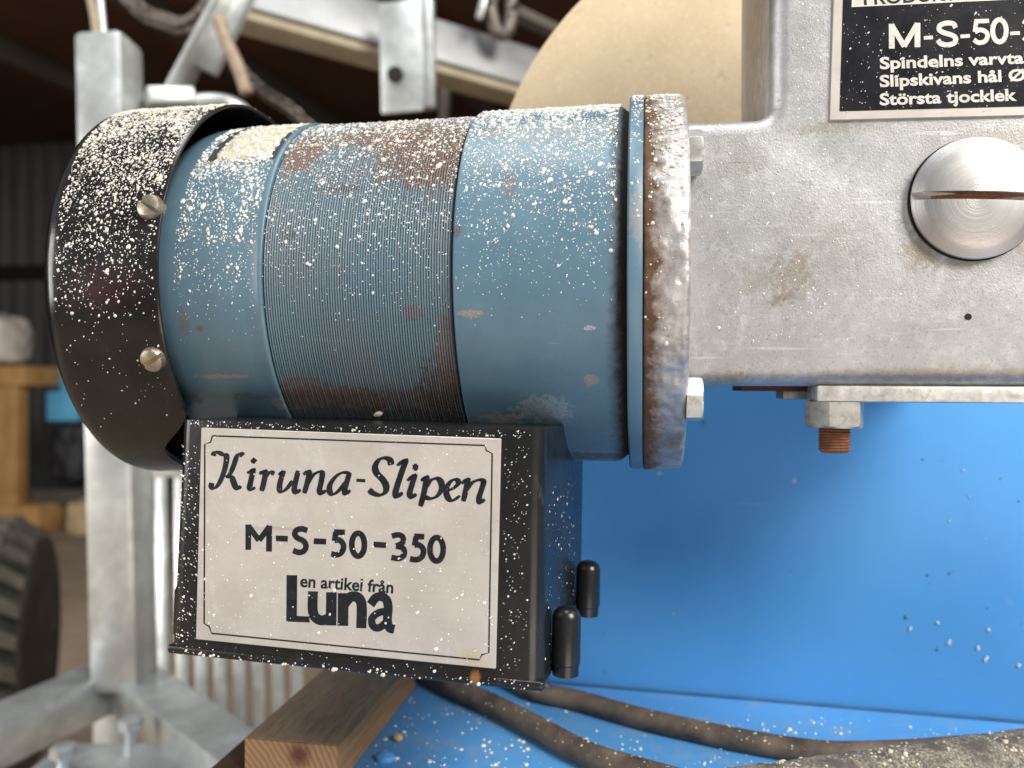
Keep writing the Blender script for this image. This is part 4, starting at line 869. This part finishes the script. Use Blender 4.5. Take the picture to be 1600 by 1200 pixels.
# brace flat and strut climbing right from the post
s0, s1 = at_depth(262, 168, 1.05), at_depth(372, -40, 1.05)
beam('brace', s0, s1, 0.008, 0.050, GV, tf, (0, 1, 0.2), 0.003)
beam('brace_flange', at_depth(322, 112, 1.06), at_depth(392, -30, 1.06), 0.030, 0.016, GV, tf, (0, 1, 0), 0.003)
beam('post_cap_plate', at_depth(226, 158, 1.03), at_depth(300, 158, 1.06), 0.06, 0.022, GV, tf, (0, 0, 1), 0.003)
V, Fc = tube([at_depth(262, 172, 1.04), at_depth(300, 160, 1.05), at_depth(345, 158, 1.06), at_depth(378, 172, 1.07), at_depth(395, 195, 1.07)], 0.010, 10, 5); mesh_obj('bent_hook', V, Fc, GV, tf, True)
V, Fc = tube([at_depth(152, 72, 1.0), at_depth(148, 30, 1.0), at_depth(138, -20, 1.0)], 0.0052, 10, 5); mesh_obj('thin_rod', V, Fc, 'cream_strip', tf, True)
V, Fc = tube([at_depth(164, 70, 1.04), at_depth(160, 30, 1.04), at_depth(155, -20, 1.04)], 0.0045, 10, 5); mesh_obj('thin_rod', V, Fc, GV, tf, True)
# long rail falling away to the right with its bracket
r0, r1 = at_depth(345, -22, 1.25), at_depth(935, 148, 1.55)
beam('top_rail', r0, r1, 0.05, 0.082, 'dull_galvanised', tf, (0, 0.25, 1), 0.004)
o_ = np.array([0, -0.005, -0.050]); beam('rail_strip', r0+o_, r1+o_, 0.046, 0.016, 'cream_strip', tf, (0, 0.25, 1), 0.003)
beam('rail_bracket', at_depth(625, 2, 1.27), at_depth(629, 176, 1.27), 0.070, 0.006, GV, tf, (0, 1, 0), 0.002)
beam('bracket_flange', at_depth(668, -4, 1.28), at_depth(671, 170, 1.28), 0.020, 0.02, GV, tf, (0, 1, 0), 0.003)
V, Fc = lathe([(0, 0.013), (0.006, 0.013)], at_depth(618, 118, 1.255), (0.16, -1, 0), 20); mesh_obj('bracket_hole', V, Fc, 'dark_gap', tf)
beam('bracket_strut', at_depth(696, 100, 1.6), at_depth(694, 240, 1.6), 0.020, 0.02, 'joist_wood', tf, (0, 1, 0), 0.003)
# shackle and lever on the rail
V, Fc = tube([at_depth(772, -20, 1.38), at_depth(766, 10, 1.38), at_depth(775, 45, 1.38), at_depth(790, 52, 1.38), at_depth(800, 20, 1.38), at_depth(796, -20, 1.38)], 0.012, 10, 6); mesh_obj('shackle', V, Fc, 'dull_chain', tf, True)
beam('lever', at_depth(748, 30, 1.36), at_depth(764, -30, 1.36), 0.012, 0.012, GV, tf)
beam('rail_lug', at_depth(805, 20, 1.42), at_depth(880, 55, 1.46), 0.03, 0.018, 'joist_wood', tf)
# the frame's legs to the floor, below the picture
for (px, py) in ((190, 1060), (-60, 1175)):
    g0 = at_Z(px, py, zb_); box('frame_leg', (g0[0], g0[1], zb_/2), (0.05, 0.05, zb_), GV, tf, None, 0.004)

# tie-down rod and chain hanging at the brace
V, Fc = tube([at_depth(342, 28, 1.0), at_depth(352, 60, 1.0), at_depth(372, 105, 1.0), at_depth(386, 146, 1.0)], 0.0085, 10, 6)
tag(mesh_obj('tie_rod', V, Fc, 'rod_tan', None, True), 'tan brown rod hanging beside the galvanised brace', 'rod')
link_pts = [(0.012*math.cos(t)*1.0, 0.0, 0.0075*math.sin(t)) for t in np.linspace(0, 2*math.pi, 13)]
chain = thing('chain', at_depth(430, 180, 1.15), 'dark loose chain sagging behind the top of the motor', 'chain')
CP = catmull([at_depth(*p) for p in [(318, 58, 1.1), (350, 78, 1.1), (385, 120, 1.12), (420, 150, 1.15), (455, 172, 1.18), (500, 215, 1.2)]], 5)
for k, c0 in enumerate(CP[:-1]):
    d = CP[k+1]-c0; d = d/np.linalg.norm(d); s_ = np.cross(d, (0.1, 1, 0.2)) if k % 2 else np.array((0.1, 1, 0.2)); s_ = s_-d*np.dot(s_, d); s_ /= np.linalg.norm(s_)
    V, Fc = tube([c0+d*a[0]+s_*a[2] for a in link_pts], 0.0032, 8, 2); mesh_obj('link', V, Fc, 'dull_chain', chain, True)
CP = catmull([at_depth(*p) for p in [(190, -15, 1.25), (225, 20, 1.25), (255, 32, 1.25), (285, 40, 1.25), (312, 25, 1.25), (330, -5, 1.25)]], 4)
chain2 = thing('chain', at_depth(255, 30, 1.25), 'dark chain looped above the post between the thin rods and the brace', 'chain')
for k, c0 in enumerate(CP[:-1]):
    d = CP[k+1]-c0; d = d/np.linalg.norm(d); s_ = np.cross(d, (0.1, 1, 0.2)) if k % 2 else np.array((0.1, 1, 0.2)); s_ = s_-d*np.dot(s_, d); s_ /= np.linalg.norm(s_)
    V, Fc = tube([c0+d*a[0]*1.3+s_*a[2]*1.3 for a in link_pts], 0.0042, 8, 2); mesh_obj('link', V, Fc, 'dull_chain', chain2, True)

# ------------------------------------------------------------------ ribbed tyre standing on the floor
tr = 0.315; tc = at_depth(-22, 1004, 1.9); tc = np.array([tc[0], tc[1], tr])
ax = Vector((0.86, 0.51, 0)).normalized()
ty = thing('tyre', (tc[0], tc[1], 0), 'chunky black off-road tyre standing on the floor behind the drawbar', 'tyre')
prof = [(-0.11, 0.16), (-0.125, 0.20), (-0.12, 0.255), (-0.095, tr-0.065), (-0.05, tr-0.050), (0.05, tr-0.050), (0.095, tr-0.065), (0.12, 0.255), (0.125, 0.20), (0.11, 0.16)]
V, Fc = lathe(prof, tc, ax, 64); mesh_obj('tyre_body', V, Fc, 'tyre_rubber', ty, True, 50)
u_ = Vector((0, 0, 1)); v_ = ax.cross(u_); nl = 26
for k in range(nl):
    for s in (-1, 1):
        t0 = 2*math.pi*(k+(0.5 if s > 0 else 0))/nl; bm = bmesh.new()
        for (w0, w1, dt) in ((0.004, 0.062, 0.0), (0.055, 0.115, 0.10)):
            q = []
            for rr_ in (tr-0.080 if w0 > .02 else tr-0.060, tr-0.010 if w0 > .02 else tr-0.001):
                for (a_, wv) in ((-0.055, w0), (0.055, w0), (0.055+0.1, w1), (-0.055+0.1, w1)):
                    t = t0+dt+a_; rad = rr_-(0.030 if wv > 0.09 else 0); q.append(bm.verts.new(Vector(tc)+ax*(s*wv)+(u_*math.cos(t)+v_*math.sin(t))*rad))
            for f in ((0, 1, 2, 3), (4, 5, 6, 7), (0, 1, 5, 4), (1, 2, 6, 5), (2, 3, 7, 6), (3, 0, 4, 7)): bm.faces.new([q[i] for i in f])
        bm_obj('tread_lug', bm, 'lug_rubber', ty)

# ------------------------------------------------------------------ goods stacked by the back wall
def lumpy(name, c, s, mat, label, cat, seed=0, amp=0.12):
    bm = bmesh.new(); bmesh.ops.create_icosphere(bm, subdivisions=4, radius=1)
    for v in bm.verts:
        n = v.co.normalized(); k = max(abs(n.x), abs(n.y), abs(n.z))**-0.55
        d = k*(1+amp*noise.fractal(n*2.2+Vector((seed, 0, 0)), 1, 2, 4)); v.co = Vector((n.x*d*s[0], n.y*d*s[1], max(n.z*d, -0.85)*s[2]))+Vector(c)
    return tag(bm_obj(name, bm, mat, None, True), label, cat)
D5 = 5.0
g = at_Z(20, 832, 0.0); gx_, gy_ = g[0], g[1]; u5 = D5/F
cr = thing('wooden_crate', (gx_-0.15, gy_, 0), 'orange wooden crate with corner post on a thick base board', 'crate')
def at5(px, py): return at_Y(px, py, gy_)
def boxpx(name, x0, y0, x1, y1, dep, mat, parent, off=0.0):
    a, c_ = at5(x0, y1), at5(x1, y0); return box(name, ((a[0]+c_[0])/2, gy_+dep/2+off, (a[2]+c_[2])/2), (abs(c_[0]-a[0]), dep, abs(c_[2]-a[2])), mat, parent, None, 0.008)
boxpx('base_board', -60, 790, 70, 828, 0.9, 'crate_wood', cr, -0.05); boxpx('corner_post', 4, 600, 27, 792, 0.10, 'crate_wood', cr)
boxpx('top_board', -60, 572, 46, 602, 0.5, 'crate_wood', cr, -0.03); boxpx('side_board', -60, 602, 6, 790, 0.03, 'crate_wood', cr, 0.02)
a = at5(-25, 532); lumpy('white_sack', (a[0], gy_+0.12, a[2]+0.005), (0.17, 0.16, 0.17), 'white_bag', 'lumpy off-white sack on top of the wooden crate', 'sack', 3)
pallet = boxpx('goods_pallet', 30, 772, 128, 790, 0.6, 'joist_wood', None, 0.10); tag(pallet, 'low dark board carrying the black bag beside the crate', 'board')
pb_ = at5(80, 790); box('pallet_foot', (pb_[0], gy_+0.40, pb_[2]/2+0.004), (0.30, 0.40, pb_[2]+0.012), 'joist_wood', pallet).matrix_parent_inverse = Matrix()
a = at5(66, 712); lumpy('black_bag', (a[0], gy_+0.33, a[2]-0.005), (0.145, 0.15, 0.235), 'black_bag', 'shiny black bag standing beside the wooden crate', 'bag', 5)
a = at5(56, 608); bl = thing('blue_container', (a[0], gy_+0.33, at5(56, 655)[2]), 'pale blue stepped plastic container on top of the black bag', 'container')
boxpx('container_body', 28, 612, 80, 660, 0.2, 'pale_blue_plastic', bl, 0.24); boxpx('container_neck', 50, 560, 80, 614, 0.2, 'pale_blue_plastic', bl, 0.24)
gs = boxpx('green_tarpaulin', 14, 530, 96, 572, 0.3, 'green_sheet', None, 0.75); tag(gs, 'dark green tarpaulin bundle behind the pale blue container', 'tarpaulin')
sh = boxpx('storage_shelf', 10, 571, 130, 586, 0.35, 'joist_wood', None, 0.72); tag(sh, 'dark shelf under the green tarpaulin by the back wall', 'shelf')
s0_ = at5(100, 586); box('shelf_leg', (s0_[0], gy_+0.95, s0_[2]/2+0.002), (0.08, 0.08, s0_[2]), 'joist_wood', sh); s0_ = at5(22, 586); box('shelf_leg', (s0_[0], gy_+0.95, s0_[2]/2+0.002), (0.08, 0.08, s0_[2]), 'joist_wood', sh)
a = at5(118, 770); lumpy('tan_sack', (a[0]+0.03, gy_+0.05, 0.10), (0.09, 0.09, 0.12), 'tan_sack', 'small tan sack on the floor beside the dark board', 'sack', 9)

for o in bpy.data.objects:
    if '_b' in o: del o['_b']
